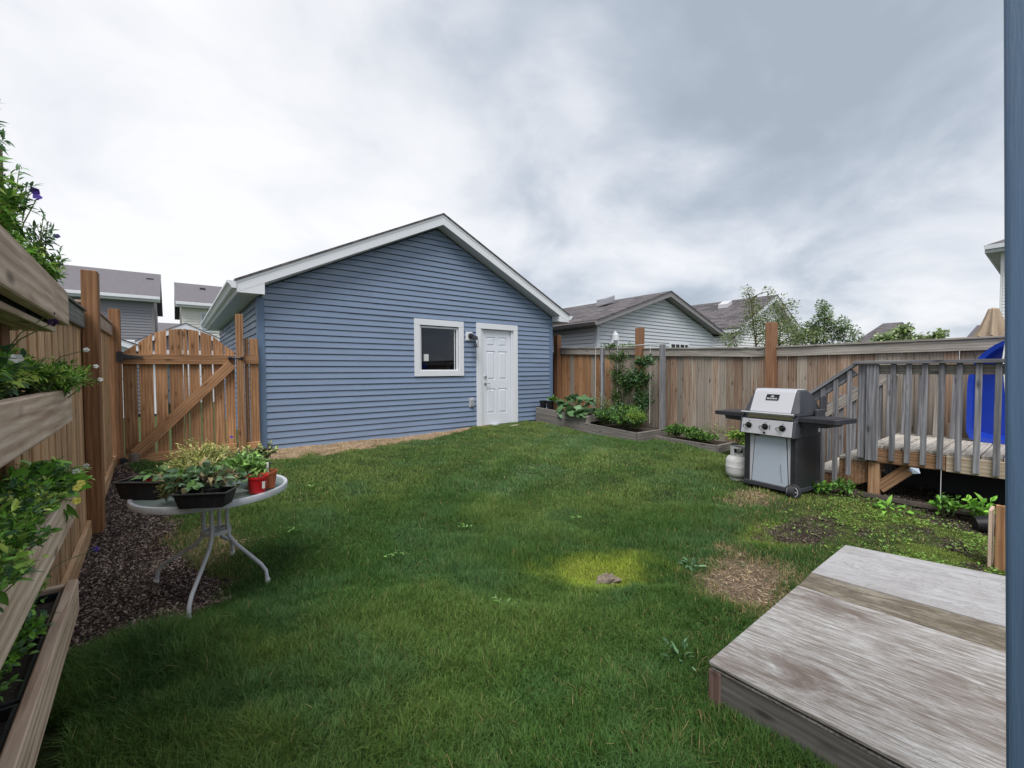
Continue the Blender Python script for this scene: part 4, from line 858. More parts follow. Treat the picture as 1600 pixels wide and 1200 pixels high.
# local X of each sheet runs along its grain (towards -y in the yard)
slab('plywood_sheet', pl, M['ply'], [(1.862, .962), (1.90, -.9), (3.02, -.9), (2.945, .975)], PZ-.016, PZ, rot=-math.pi/2+.1)
slab('plywood_strip', pl, M['ply_s'], [(2.951, .975), (3.026, -.9), (3.38, -.9), (3.195, .985)], PZ-.019, PZ-.003, rot=-math.pi/2+.1)
slab('plywood_sheet', pl, M['ply_w'], [(3.20, .985), (3.385, -.9), (4.34, -.9), (3.895, .985)], PZ-.016, PZ+.002, rot=-math.pi/2+.2)
slab('plywood_underlay', pl, M['ply'], [(1.872, .955), (1.90, -.88), (4.30, -.88), (3.88, .97)], PZ-.040, PZ-.028)
board('frame_board', pl, M['frame_grey'], (1.895, .915, .02), (1.915, -.9, .02), .28, .036)
board('frame_board', pl, M['frame_red'], (1.895, .94, PZ-.041), (1.895, .94, -.1), .055, .05, (0, 1, 0))
board('frame_board', pl, M['frame_grey'], (1.925, .94, .04), (3.86, .955, .04), .24, .036)
board('frame_board', pl, M['frame_grey'], (3.86, .93, .02), (4.27, -.86, .02), .28, .036)
# upright plank box beyond it
ub = empty('upright_plank_box', (4.74, .28, 0), 'narrow upright wooden plank box beside the right end of the platform', 'wooden box')
board('front_board', ub, M['gate'], (4.725, .23, .0), (4.725, .23, .505), .14, .03, (0, 1, 0))
board('side_board', ub, M['planter'], (4.80, .325, .0), (4.80, .325, .46), .16, .02, (1, 0, 0))
board('side_board', ub, M['planter'], (4.90, .285, .02), (4.90, .20, .02), .05, .10, (0, 0, 1))

# ------------------------------------------------------------------ deck on the right with railing and stairs
dk = empty('wooden_deck', (0, 0, 0), 'weathered grey wooden deck with baluster railing and stairs down to the lawn', 'deck')
DZ = -.845+R
yd_ = 1.30; k = 0
while yd_ > -1.4:
    board('deck_board', dk, M['deck_floor'], (6.17, yd_, DZ-.019), (7.55, yd_+.42, DZ-.019) if False else (7.62, yd_, DZ-.019), .138, .034, (0, 1, 0)); yd_ -= .1455
board('skirt_board', dk, M['joist'], (6.155, 1.36, DZ-.115), (6.155, .74, DZ-.115), .15, .034)
board('skirt_board', dk, M['joist_l'], (6.155, .735, DZ-.115), (6.155, -1.4, DZ-.125), .16, .034)
board('skirt_board', dk, M['joist'], (6.175, 1.355, DZ-.115), (7.6, 1.355, DZ-.115), .15, .034)
for xx in (6.5, 6.9, 7.3): board('joist', dk, M['joist'], (xx, 1.33, DZ-.12), (xx, -1.4, DZ-.12), .14, .036)
board('post', dk, M['joist'], (6.20, 1.31, .02), (6.20, 1.31, DZ-.19), .10, .10, (1, 0, 0))
board('post', dk, M['joist'], (7.5, 1.31, .02), (7.5, 1.31, DZ-.19), .10, .10, (1, 0, 0))
board('brace', dk, M['joist'], (6.21, 1.27, .17), (6.21, .98, DZ-.18), .12, .04, (0, 1, 1))
board('top_rail', dk, M['deck_rail'], (6.13, 1.49, .075+R), (6.13, -1.4, .07+R), .12, .036, (1, 0, 0))
board('rail', dk, M['cap_grey'], (6.165, 1.34, -.005+R), (6.165, -1.4, -.01+R), .10, .034)
board('post', dk, M['deck_rail'], (6.115, 1.325, -1.015+R), (6.115, 1.325, .055+R), .105, .036, (0, 1, 0))
board('post', dk, M['deck_rail'], (6.18, 1.425, -1.0+R), (6.18, 1.425, .055+R), .07, .09, (0, 1, 0))
for yy in (1.155, 1.03, .905, .78, .65, .525, .395, .26, .13, 0, -.13, -.26, -.4, -.53, -.66, -.8):
    board('baluster', dk, M['deck_rail'], (6.125, yy, -1.0+R-.02*(yy < .9)), (6.125+.0, yy+random.uniform(-.008, .008), .055+R), .046, .034, (0, 1, 0))
# stairs
for k_ in range(3):
    zs = DZ-.19*(k_+1); ys = 1.375+.27*k_
    for q in range(2): board('tread', dk, M['deck_floor'], (6.19, ys+.065+.135*q, zs-.0), (7.45, ys+.065+.135*q, zs), .13, .034, (0, 1, 0))
for xx in (6.20, 7.44):
    v_ = MB(); pts = [(xx, 1.375, DZ-.21), (xx, 1.64, DZ-.21), (xx, 1.64, DZ-.40), (xx, 1.91, DZ-.40), (xx, 1.91, .03), (xx, 1.80, .0), (xx, 1.375, .22)]
    v_.prism(pts, (.036, 0, 0)); v_.build('stringer', M['joist'], dk)
sl = lambda y_: .07-(y_-1.47)*.80                                 # slope of the stair rail
board('stair_rail', dk, M['deck_rail'], (6.13, 1.47, sl(1.47)+.0+R), (6.13, 2.32, sl(2.32)+R), .09, .034, (1, 0, 0))
for yy in (1.535, 1.665, 1.79, 1.92, 2.05, 2.18):
    board('baluster', dk, M['deck_rail'], (6.125, yy, sl(yy)-1.28+R if yy > 1.6 else -1.22+R), (6.125, yy, sl(yy)-.03+R), .046, .034, (0, 1, 0))
board('stair_rail', dk, M['deck_rail'], (6.165, 1.50, sl(1.50)-.07+R), (6.165, 2.28, sl(2.28)-.07+R), .10, .03)
board('stair_rail', dk, M['cap_grey'], (7.36, 1.36, -.02+R), (7.36, 2.36, -.80+R), .13, .034)
for yy in (1.52, 1.66, 1.80, 1.94, 2.08, 2.22): board('baluster', dk, M['deck_rail'], (7.39, yy, -.80-(yy-1.47)*.8+R-.3), (7.39, yy, .02-(yy-1.47)*.8+R), .05, .034, (0, 1, 0))
board('post', dk, M['deck_rail'], (7.38, 1.40, .0), (7.38, 1.40, .03+R), .09, .09, (0, 1, 0))
board('top_rail', dk, M['deck_rail'], (7.40, 1.36, -.0+R), (7.40, .80, -.0+R), .10, .036, (1, 0, 0))
for yy in (1.28, 1.13, .98, .83): board('baluster', dk, M['deck_rail'] if yy != .98 else M['cap_grey'], (7.40, yy, DZ-.1), (7.40, yy-.02, -.02+R), .062, .034, (0, 1, 0))
for yy in (1.17, .89, .63): board('wood_offcut', dk, M['planter'], (7.58, yy, DZ-.0), (7.58, yy, DZ+.17), .022, .02, (0, 1, 0))
v_ = MB(); v_.box(6.13, 6.136, .765, .769, .12, DZ-.1); v_.build('hanging_string', M['cord'], dk)
v_ = MB(); v_.add([(6.10, 1.0, DZ-.19), (6.10, .93, DZ-.19), (6.06, .91, DZ-.235), (6.08, .97, DZ-.25), (6.13, 1.02, DZ-.23), (6.15, .95, DZ-.21)], [(0,1,2,3), (0,3,4), (4,3,2,5), (1,5,2)]); v_.build('plastic_scrap', plain('pale_plastic', (.35,.42,.5), .3), dk)
# added dark sheet, its colour stands for the shade in the recess under the deck
v_ = MB(); v_.box(7.0, 7.03, -1.3, 1.25, .0, DZ-.2); tag(v_.build('underdeck_shade', M['shade_sheet']), 'added dark sheet standing for the shade beneath the deck', 'shade_sheet')
lg = MB(); lg.tube([(5.95, 1.35, .115), (5.98, .9, .10), (6.0, .45, .10), (6.02, -.3, .09)], [.04, .04, .035, .035], 7); tag(lg.build('landscape_timber', plain('rotten_wood', (.045,.036,.03), 1, var=.4, scale=20)), 'dark half buried timber lying on the soil below the deck edge', 'timber')

# blue wading pool standing on edge
bl = empty('wading_pool', (7.42, .10, DZ), 'blue plastic wading pool standing on edge against the fence', 'wading pool')
def sup(a, r):
    c, s = math.cos(a), math.sin(a); e = 2.3 if s > 0 else 14; k_ = (abs(c)**e+abs(s)**e)**(-1/e); return r*k_*c, r*k_*s
def ring(mb, r0, x0, r1, x1, seg=64):
    vs = []
    for r, x in ((r0, x0), (r1, x1)):
        for k_ in range(seg):
            u, v = sup(2*math.pi*k_/seg, r); vs.append((x, u, v+.615))
    mb.add(vs, [(k_, (k_+1) % seg, seg+(k_+1) % seg, seg+k_) for k_ in range(seg)])
v_ = MB(); ring(v_, .54, .10, .57, -.10)
u_ = [sup(2*math.pi*k_/64, .54) for k_ in range(64)]; v_.add([(.10, a_, b_+.615) for a_, b_ in u_], [tuple(range(64))]); v_.add([(.106, a_, b_+.615) for a_, b_ in u_], [tuple(range(64))])
v_.build('basin', M['blue'], bl, smooth=True)
v_ = MB(); ring(v_, .57, -.10, .615, -.115); ring(v_, .615, -.115, .615, -.09); ring(v_, .615, -.09, .58, -.09); v_.build('rim', M['blue'], bl, smooth=True)
v_ = MB(); v_.tube([(7.26, .42, .32+R), (7.25, .44, .1+R), (7.24, .40, -.4+R), (7.22, .34, DZ+.02)], .008, 6); tag(v_.build('pool_cord', M['cord']), 'thin white cord hanging in front of the blue wading pool', 'cord')

# ------------------------------------------------------------------ barbecue
RB = math.atan2(-.987, -.16)
bq = empty('gas_barbecue', (5.405, 2.10, .085), 'gas barbecue with stainless lid, three knobs and grey cabinet door', 'barbecue', rz=RB)
# local: x to the viewer's right, y into depth, z up from the ground; eye level is at z = 1.415
def lb(fn, name, mat, smooth=False, bevel=0, parent=None):
    mb = MB(); fn(mb); return mb.build(name, mat, parent or bq, smooth=smooth, bevel=bevel)
HW = .300
lb(lambda m: m.box(-HW, -HW+.065, 0, .06, .05, .70), 'leg', M['black_m'], bevel=.006)
lb(lambda m: m.box(HW-.065, HW, 0, .06, .07, .70), 'leg', M['black_m'], bevel=.006)
lb(lambda m: m.box(-HW, -HW+.04, .42, .50, .05, .70), 'leg', M['black_m'], bevel=.006)
lb(lambda m: m.box(HW-.04, HW, .42, .50, .10, .70), 'leg', M['black_m'], bevel=.006)
lb(lambda m: (m.box(-HW, HW, -.005, .5, .045, .095),), 'base_shelf', M['char'], bevel=.006)
lb(lambda m: (m.box(-HW+.066, HW-.066, .012, .03, .096, .70),), 'cabinet_front', M['cab2'])
def dpanel(m): m.prism([(-.205, .004, .098), (.210, .004, .098), (.185, .004, .655), (-.165, .004, .655)], (0, .007, 0))
bd_ = lb(dpanel, 'cabinet_door', M['cab'], bevel=.002)
lb(lambda m: (m.prism([(-.213, .009, .097), (-.206, .009, .097), (-.166, .009, .66), (-.173, .009, .66)], (0, .002, 0)), m.prism([(.211, .009, .097), (.218, .009, .097), (.193, .009, .66), (.186, .009, .66)], (0, .002, 0))), 'door_gap', M['black'], parent=bd_)
def slats(m):
    m.box(HW-.012, HW-.004, .061, .419, .10, .70)
lb(slats, 'side_panel', M['black_m'])
lb(lambda m: m.box(-.17, -.10, -.03, .0, .645, .672), 'door_handle', M['black'], bevel=.008, parent=bd_)
# burner box
lb(lambda m: (m.prism([(-HW-.005, -.02, .66), (-HW-.005, .02, .90), (-HW-.005, .48, .90), (-HW-.005, .42, .66)], (2*HW+.01, 0, 0)),), 'burner_box', M['char'], bevel=.006)
# control panel (slightly tilted)
def cp(m): m.prism([(-HW-.002, -.075, .668), (HW-.018, -.075, .668), (HW-.018, -.045, .838), (-HW-.002, -.045, .838)], (0, .05, 0))
cpn = lb(cp, 'control_panel', M['steel'], bevel=.006)
lb(lambda m: m.prism([(HW-.017, -.078, .66), (HW+.012, -.07, .66), (HW+.012, -.035, .85), (HW-.017, -.048, .85)], (0, .09, 0)), 'panel_end', M['char'], bevel=.006)
lb(lambda m: m.prism([(-HW-.022, -.07, .66), (-HW-.003, -.078, .66), (-HW-.003, -.048, .85), (-HW-.022, -.04, .85)], (0, .09, 0)), 'panel_end', M['char'], bevel=.006)
for xk in (-.205, -.012, .180):
    def kn(m, xk=xk):
        yk = -.064; m.tube([(xk, yk+.002, .765), (xk, yk-.012, .763)], .034, 20); m.tube([(xk, yk-.012, .763), (xk, yk-.035, .761)], [.024, .022], 16)
    kb = lb(kn, 'knob', M['black'], smooth=True)
    lb(lambda m, xk=xk: m.box(xk-.010, xk-.001, -.104, -.099, .750, .782), 'knob_mark', M['chrome'], parent=kb)
    lb(lambda m, xk=xk: [m.box(xk-.030+.03*math.sin(a_)*-1.1-.012, xk-.030+.03*math.sin(a_)*-1.1-.006, -.0662, -.063, .765-.045*math.cos(a_)-.004, .765-.045*math.cos(a_)+.004) for a_ in (.2, .5, .8, 1.1, 1.4)], 'dial_print', M['black'], parent=kb)['kind'] = 'stuff'
    lb(lambda m, xk=xk: (m.box(xk-.065, xk-.045, -.0662, -.062, .764, .769), m.box(xk-.004, xk+.006, -.058, -.053, .810, .816)), 'dial_print', M['char'], parent=kb)['kind'] = 'stuff'
lb(lambda m: m.tube([(-.012, -.072, .695), (-.012, -.088, .693)], .011, 12), 'igniter_button', M['black'], smooth=True)
lb(lambda m: m.box(.040, .043, -.0665, -.060, .69, .79), 'panel_print', M['char'])
lb(lambda m: m.box(-HW+.05, HW-.04, -.012, .02, .852, .893), 'drip_guard', M['chrome'])
# lid
prof = [(.0, .895), (.0, .93), (.012, .955), (.098, 1.155), (.115, 1.178), (.14, 1.190), (.30, 1.190), (.40, 1.13), (.47, 1.0), (.49, .90)]
def lidp(m, x0, x1, k0=0, dd=0):
    m.prism([(x0, p[0]-dd, p[1]+dd*.6) for p in prof], (x1-x0, 0, 0))
lid = lb(lambda m: lidp(m, -.232, .232, 0, .004), 'lid', M['steel'], bevel=.004)
for s in (-1, 1):
    def cap(m, s=s):
        n_ = len(prof); inn = [(s*.2325, p[0]-.003, p[1]+.002) for p in prof]
        out_ = [(s*(.312-.055*max(0, min(1, (p[1]-.93)/.25))), p[0]+(.02 if p[0] < .25 else -.02), p[1]-(.012 if p[1] > 1.1 else 0)) for p in prof]
        m.add(inn+out_, [tuple(range(n_))[::-1], tuple(range(n_, 2*n_))]+[(i, (i+1) % n_, n_+(i+1) % n_, n_+i) for i in range(n_)])
    lb(cap, 'lid_end', M['char'], bevel=.008, parent=lid)
    lb(lambda m, s=s: m.tube([(s*.27, .01, .915), (s*.27, -.055, .915)], .014, 8), 'handle_bracket', M['char'], parent=lid)
lb(lambda m: m.tube([(-.30, -.055, .915), (.30, -.055, .915)], .014, 14), 'handle', M['chrome'], smooth=True, parent=lid)
bdg = lb(lambda m: m.prism([(-.078, .0535, 1.062), (.066, .0535, 1.062), (.070, .0815, 1.127), (-.074, .0815, 1.127)], (0, -.010, .004)), 'badge', M['black'], bevel=.003, parent=lid)
def txt(body, size, mat, loc, rot, parent, name='lettering', ext=.0008, sx=1):
    cu = bpy.data.curves.new(name, 'FONT'); cu.body = body; cu.size = size; cu.extrude = ext; cu.align_x = 'CENTER'; cu.align_y = 'CENTER'; cu.offset = .0004
    o = bpy.data.objects.new(name, cu); COL.objects.link(o); dg = bpy.context.evaluated_depsgraph_get()
    me = bpy.data.meshes.new_from_object(o.evaluated_get(dg)); bpy.data.objects.remove(o); me.materials.clear(); me.materials.append(mat)
    t_o = bpy.data.objects.new(name, me); COL.objects.link(t_o); t_o.parent = parent; t_o.location = loc; t_o.rotation_euler = rot; t_o.scale = (sx, 1, 1); return t_o
TILT = math.atan2(.065, .028)
txt('BROIL-MATE', .0235, M['white'], (-.005, .0505, 1.081), (TILT, 0, 0), bdg, sx=.86)
def emb(m):
    for k_ in range(-2, 3):
        m.prism([(k_*.009-.003, .0545, 1.096), (k_*.009+.003, .0545, 1.096), (k_*.0065+.002, .0640-abs(k_)*.0015, 1.119-abs(k_)*.003), (k_*.0065-.002, .0640-abs(k_)*.0015, 1.119-abs(k_)*.003)], (0, -.003, .0015))
lb(emb, 'emblem', M['steel'], parent=bdg)
# side shelves
for s in (-1, 1):
    x0 = s*(HW+.018)
    def shelf(m, s=s, x0=x0):
        ln = .40 if s < 0 else .37; m.prism([(x0, .0, .845), (x0+s*(ln-.025), .0, .845), (x0+s*ln, .025, .845), (x0+s*ln, .40, .845), (x0, .40, .845)], (0, 0, .048))
        m.prism([(x0, .03, .79), (x0+s*.25, .03, .80), (x0+s*.27, .03, .844), (x0, .03, .844)], (0, .34, 0))
        m.box(*(sorted((x0+s*.03, x0+s*.29))), .04, .37, .893, .897)
    lb(shelf, 'side_shelf', M['black_m'], bevel=.006)
# back bracket by the lid, hose, wheels
lb(lambda m: (m.box(HW+.02, HW+.06, .30, .46, .86, .97), m.box(HW+.02, HW+.05, .40, .52, .93, 1.12)), 'hinge_bracket', M['char'], bevel=.01)
for xk, yk in ((HW-.03, .0), (HW-.03, .47)):
    wh = MB(); wh.tube([(xk-.02, yk-.012, .075), (xk+.045, yk-.012, .075)], .075, 24); wo_ = wh.build('wheel', M['rubber'], bq, smooth=True)
    if yk == 0:
        wo_.location = (0, 0, 0)
for rr_, z_, mt_ in ((.072, -.008, 'rubber'),):
    m_ = MB(); m_.tube([(HW-.015, -.045, .078), (HW-.015, -.012, .078)], .078, 28); fw_ = m_.build('wheel', M['rubber'], bq, smooth=True)
    h_ = MB(); h_.lathe([(.062, 0), (.056, 0), (.056, .004), (.062, .004), (.062, 0)], (0, 0, 0), 28); h_.lathe([(.0, .006), (.018, .006), (.02, 0)], (0, 0, 0), 12)
    for a_ in range(5): c_, s_ = math.cos(a_*1.2566), math.sin(a_*1.2566); h_.prism([(c_*.02-s_*.005, s_*.02+c_*.005, 0), (c_*.056-s_*.005, s_*.056+c_*.005, 0), (c_*.056+s_*.005, s_*.056-c_*.005, 0), (c_*.02+s_*.005, s_*.02-c_*.005, 0)], (0, 0, .003))
    ho = h_.build('rim', M['cab2'], fw_); ho.location = (HW-.015, -.0455, .078); ho.rotation_euler = (math.pi/2, 0, 0)
lb(lambda m: m.tube([(-.2, .3, .66), (-.30, .25, .45), (-.36, .25, .47)], .009, 6), 'gas_hose', M['black'])
lb(lambda m: m.tube([(.13, -.001, .34), (.14, -.004, .24), (.15, -.001, .14)], .0018, 4), 'cable', M['char'])

# propane tank
pt = empty('propane_tank', (5.71, 2.575, g1(5.71, 2.575)-.005), 'white propane cylinder standing on grass left of the barbecue', 'gas cylinder')
v_ = MB(); v_.lathe([(.10, .0), (.11, .0), (.115, .025), (.10, .03), (.125, .045), (.150, .075), (.153, .11), (.153, .165), (.1555, .168), (.1555, .176), (.153, .18), (.153, .235), (.148, .265), (.125, .298), (.08, .318), (.0, .325)], seg=36); v_.build('body', M['tank'], pt, smooth=True)
v_ = MB(); seg = 36
for k_ in range(seg):
    a0, a1 = 2*math.pi*k_/seg, 2*math.pi*(k_+1)/seg
    if any(abs(((a0+a1)/2-c+math.pi) % (2*math.pi)-math.pi) < .6 for c in (3.5, .4)): zs_ = ((.30, .325), (.408, .43))
    else: zs_ = ((.30, .43),)
    for z0, z1 in zs_: v_.add([(.10*math.cos(a), .10*math.sin(a), z) for a, z in ((a0, z0), (a1, z0), (a1, z1), (a0, z1))]+[(.096*math.cos(a), .096*math.sin(a), z) for a, z in ((a0, z0), (a1, z0), (a1, z1), (a0, z1))], [(0,1,2,3), (7,6,5,4), (3,2,6,7), (0,4,5,1)])
v_.build('collar', M['tank'], pt)
v_ = MB(); v_.tube([(0, 0, .32), (0, 0, .37)], .02, 10).tube([(-.03, -.02, .36), (.06, .03, .36)], .015, 8).tube([(0, 0, .37), (0, 0, .395)], .028, 10); v_.build('valve', M['chrome'], pt, smooth=True)

# ------------------------------------------------------------------ glass table
TC = (.20, 3.42); TZ = -.752+R
tb_ = empty('patio_table', (TC[0], TC[1], 0), 'round frosted glass patio table with grey metal legs, crowded with seedling trays', 'table')
TRD = .425
v_ = MB(); v_.lathe([(0, 0), (TRD-.02, 0), (TRD-.02, .006), (0, .006)], (0, 0, TZ-.012), 64); v_.build('tabletop', M['frost'], tb_, smooth=True)
v_ = MB(); v_.lathe([(TRD-.022, -.03), (TRD-.022, .003), (TRD-.012, .009), (TRD, .006), (TRD+.004, -.012), (TRD, -.03), (TRD-.022, -.03)], (0, 0, TZ-.008), 64); v_.build('rim', M['tablemetal'], tb_, smooth=True)
feet = [(-.155, -.24), (.29, -.03), (-.315, .33), (.14, .56)]
cx_, cy_ = .03, .19
for q, (fx, fy) in enumerate(feet):
    d = Vector((fx-cx_, fy-cy_, 0)).normalized(); gzf = g1(TC[0]+fx, TC[1]+fy); c0 = Vector((cx_*.35, cy_*.35, 0))+d*.075
    pth = [c0+Vector((0, 0, TZ-.04)), c0+Vector((0, 0, .47)), c0+d*.01+Vector((0, 0, .41)), c0+d*.05+Vector((0, 0, .36)), Vector((fx, fy, 0))-d*.045+Vector((0, 0, .13+gzf)), Vector((fx, fy, 0))-d*.01+Vector((0, 0, .085+gzf)), Vector((fx, fy, gzf+.002))]
    v_ = MB(); v_.tube(pth, .0125, 10); lgo = v_.build('leg', M['tablemetal'], tb_, smooth=True)
    v_ = MB(); v_.tube([Vector((fx, fy, gzf+.03)), Vector((fx, fy, gzf-.004))], .016, 10); v_.build('foot', M['tank'], lgo)
    v_ = MB(); v_.box(-.02, .18, -.012, .012, -.012, 0); so2 = v_.build('top_strut', M['tablemetal'], tb_); so2.location = c0+Vector((0, 0, TZ-.030)); so2.rotation_euler = (0, 0, math.atan2(d.y, d.x))
v_ = MB(); C0 = (cx_*.35, cy_*.35)
v_.lathe([(.085, .43), (.085, .455), (.075, .455), (.075, .43), (.085, .43)], (C0[0], C0[1], 0), 24); v_.lathe([(.035, .435), (.035, .45), (.022, .45), (.022, .435), (.035, .435)], (C0[0], C0[1], 0), 16)
for a_ in range(4): c_, s_ = math.cos(a_*math.pi/2+.4), math.sin(a_*math.pi/2+.4); v_.prism([(C0[0]+c_*.03-s_*.008, C0[1]+s_*.03+c_*.008, .437), (C0[0]+c_*.078-s_*.008, C0[1]+s_*.078+c_*.008, .437), (C0[0]+c_*.078+s_*.008, C0[1]+s_*.078-c_*.008, .437), (C0[0]+c_*.03+s_*.008, C0[1]+s_*.03-c_*.008, .437)], (0, 0, .012))
v_.build('spider_ring', M['tablemetal'], tb_)

TT = TZ+.001
def tray(name, label, cat, x, y, rz, L, W, H, mat=None, tilt=0, group=None, z=None, taper=.82):
    t = empty(name, (x, y, TT if z is None else z), label, cat, group, rz); t.rotation_euler = (tilt, 0, rz); mb = MB(); a, b = L/2, W/2; k_ = taper; th = .003
    o_ = [(-a*k_, -b*k_, 0), (a*k_, -b*k_, 0), (a*k_, b*k_, 0), (-a*k_, b*k_, 0), (-a, -b, H), (a, -b, H), (a, b, H), (-a, b, H)]
    i_ = [(-a*k_+th, -b*k_+th, th), (a*k_-th, -b*k_+th, th), (a*k_-th, b*k_-th, th), (-a*k_+th, b*k_-th, th), (-a+th, -b+th, H), (a-th, -b+th, H), (a-th, b-th, H), (-a+th, b-th, H)]
    mb.add(o_, [(3,2,1,0), (0,1,5,4), (1,2,6,5), (2,3,7,6), (3,0,4,7)]); mb.add(i_, [(0,1,2,3), (4,5,1,0), (5,6,2,1), (6,7,3,2), (7,4,0,3)])
    mb.build('basin', mat or M['black'], t)
    r_ = MB(); e = .006
    for (x0, x1, y0, y1) in ((-a-e, a+e, -b-e, -b+th), (-a-e, a+e, b-th, b+e), (-a-e, -a+th, -b+th, b-th), (a-th, a+e, -b+th, b-th)): r_.box(x0, x1, y0, y1, H-.005, H+.002)
    r_.build('rim', plain('tray_rim', (.05, .05, .056), .25), t)
    return t
def pot(name, label, x, y, r, h, mat, z=None, group=None, soil=True):
    p = empty(name, (x, y, TT if z is None else z), label, 'plant pot', group); mb = MB()
    mb.lathe([(0, 0), (r*.72, 0), (r*.95, h*.86), (r*1.02, h*.86), (r*1.03, h), (r*.97, h), (r*.90, h*.84), (r*.7, h*.06), (0, h*.05)], seg=24); mb.build('body', mat, p, smooth=True)
    if soil: s_ = MB(); s_.lathe([(r*.9, h*.84), (r*.5, h*.88), (0, h*.87)], seg=16); s_.build('soil', M['soil'], p)
    return p
t1 = tray('seed_tray', 'empty black tray holding a red pot, leftmost on the glass table', 'plant tray', -.13, 3.44, math.radians(-38), .26, .17, .105)
t2 = tray('seed_tray', 'black tray of drooping green seedlings at the near edge of the glass table', 'plant tray', .135, 2.985, math.radians(-30), .27, .13, .085)
t3 = tray('seed_tray', 'black tray of small starts at the back of the glass table', 'plant tray', .42, 3.62, math.radians(-38), .24, .16, .08)
t4 = tray('seed_tray', 'black tray under pale feathery seedlings in the middle of the glass table', 'plant tray', .10, 3.46, math.radians(-38), .24, .22, .06)
rp = pot('red_pot', 'bright red plastic pot with white price tag on the glass table', .405, 3.115, .062, .105, M['red'])
v_ = MB(); v_.add([(.018, -.0585, .03), (.034, -.054, .03), (.036, -.058, .075), (.018, -.063, .075)], [(0,1,2,3)]); v_.build('price_tag', M['paper'], rp)
tp = pot('terracotta_pot', 'rusty orange pot behind the red pot on the glass table', .475, 3.20, .058, .11, M['terra'])
v_ = MB(); v_.box(-.006, .008, 0, .001, .08, .165); v_.build('plant_marker', M['paper'], tp)
sp = pot('small_red_pot', 'small red pot lying inside the leftmost black tray', -.10, 3.46, .045, .075, M['red'], z=TT+.02)
bq1 = pot('inner_pot', 'small black pot standing in the near tray on the glass table', .165, 2.99, .045, .09, M['black'], z=TT+.006)

def plant(name, label, cat, loc, regions, n, L, W, cols, **kw):
    p = empty(name, loc, label, cat, kw.pop('group', None)); fl_ = kw.pop('flowers', ()); bushy('foliage', p, regions, n, L, W, cols, **kw)
    if fl_:
        fs_ = MB()
        for c_, r_, cl_ in fl_:
            q = min((Vector(g_[:3]) for g_ in regions), key=lambda v: (v-Vector(c_)).length); m_ = (q+Vector(c_))/2+Vector((0, 0, .03)); fs_.tube([q, m_, Vector(c_)], [.003, .002, .0015], 4)
        fs_.build('flower_stem', M['stem'], p, kind='stuff')
    for i_, (c_, r_, cl_) in enumerate(fl_): flower(p, c_, r_, cl_, (0+.2*math.sin(i_), -1, .5), i_)
    return p
plant('seedling_plant', 'pale feathery yellow green seedlings rising from the middle of the glass table', 'seedlings', (.10, 3.50, TT+.05), [(.02, .02, .12, .17, .13, .15), (.12, .1, .11, .15, .12, .12), (-.10, .03, .06, .11, .1, .10), (.04, -.12, .10, .14, .08, .07)], 3400, .028, .006, [(.30,.30,.10), (.22,.25,.07), (.36,.34,.15)], clump=9, seed=3)
plant('strawberry_plant', 'broad dusty green leaves spilling over the near edge of the glass table', 'plant', (.13, 3.06, TT+.05), [(0, 0, .10, .17, .12, .055), (-.12, .05, .08, .08, .08, .05), (.20, .06, .03, .06, .05, .06)], 190, .055, .040, [(.08,.14,.075), (.11,.18,.10), (.06,.11,.055), (.10,.19,.05), (.19,.15,.08)], seed=4, upw=.3)
plant('dry_sprig_plant', 'browned dry sprigs between the two black trays on the glass table', 'plant', (-.03, 3.19, TT+.0), [(0, 0, .07, .06, .06, .08)], 160, .03, .008, [(.24,.20,.09), (.18,.17,.06), (.12,.16,.05)], clump=8, seed=5)
plant('tomato_seedling', 'fresh green seedlings behind the red pot on the glass table', 'seedlings', (.36, 3.30, TT+.06), [(0, 0, .09, .15, .12, .06), (.05, -.08, .06, .10, .08, .05)], 480, .045, .022, [(.12,.22,.06), (.17,.28,.08), (.09,.16,.05)], seed=6, clump=6)
plant('young_start_plant', 'small dark and yellow green starts at the back of the glass table', 'seedlings', (.43, 3.64, TT+.06), [(0, 0, .08, .16, .10, .08), (.1, .02, .09, .1, .08, .09)], 900, .032, .013, [(.20,.23,.07), (.10,.15,.05), (.05,.04,.06), (.28,.27,.12)], seed=8, clump=7, flowers=[((-.10, .1, .22), .012, PURPLE)])
plant('withered_stem_plant', 'pale withered stems and curled leaves above the near tray on the glass table', 'plant', (.20, 3.10, TT+.07), [(0, 0, .05, .12, .10, .06)], 170, .035, .012, [(.26,.21,.13), (.20,.17,.09), (.13,.12,.06)], clump=6, seed=44, stemcol='drystem')
plant('bean_leaf_plant', 'few leaves over the leftmost black tray with the red pot', 'plant', (-.09, 3.47, TT+.10), [(0, 0, .02, .08, .06, .03)], 26, .06, .04, [(.07,.14,.04), (.10,.18,.06)], seed=9, upw=.1)

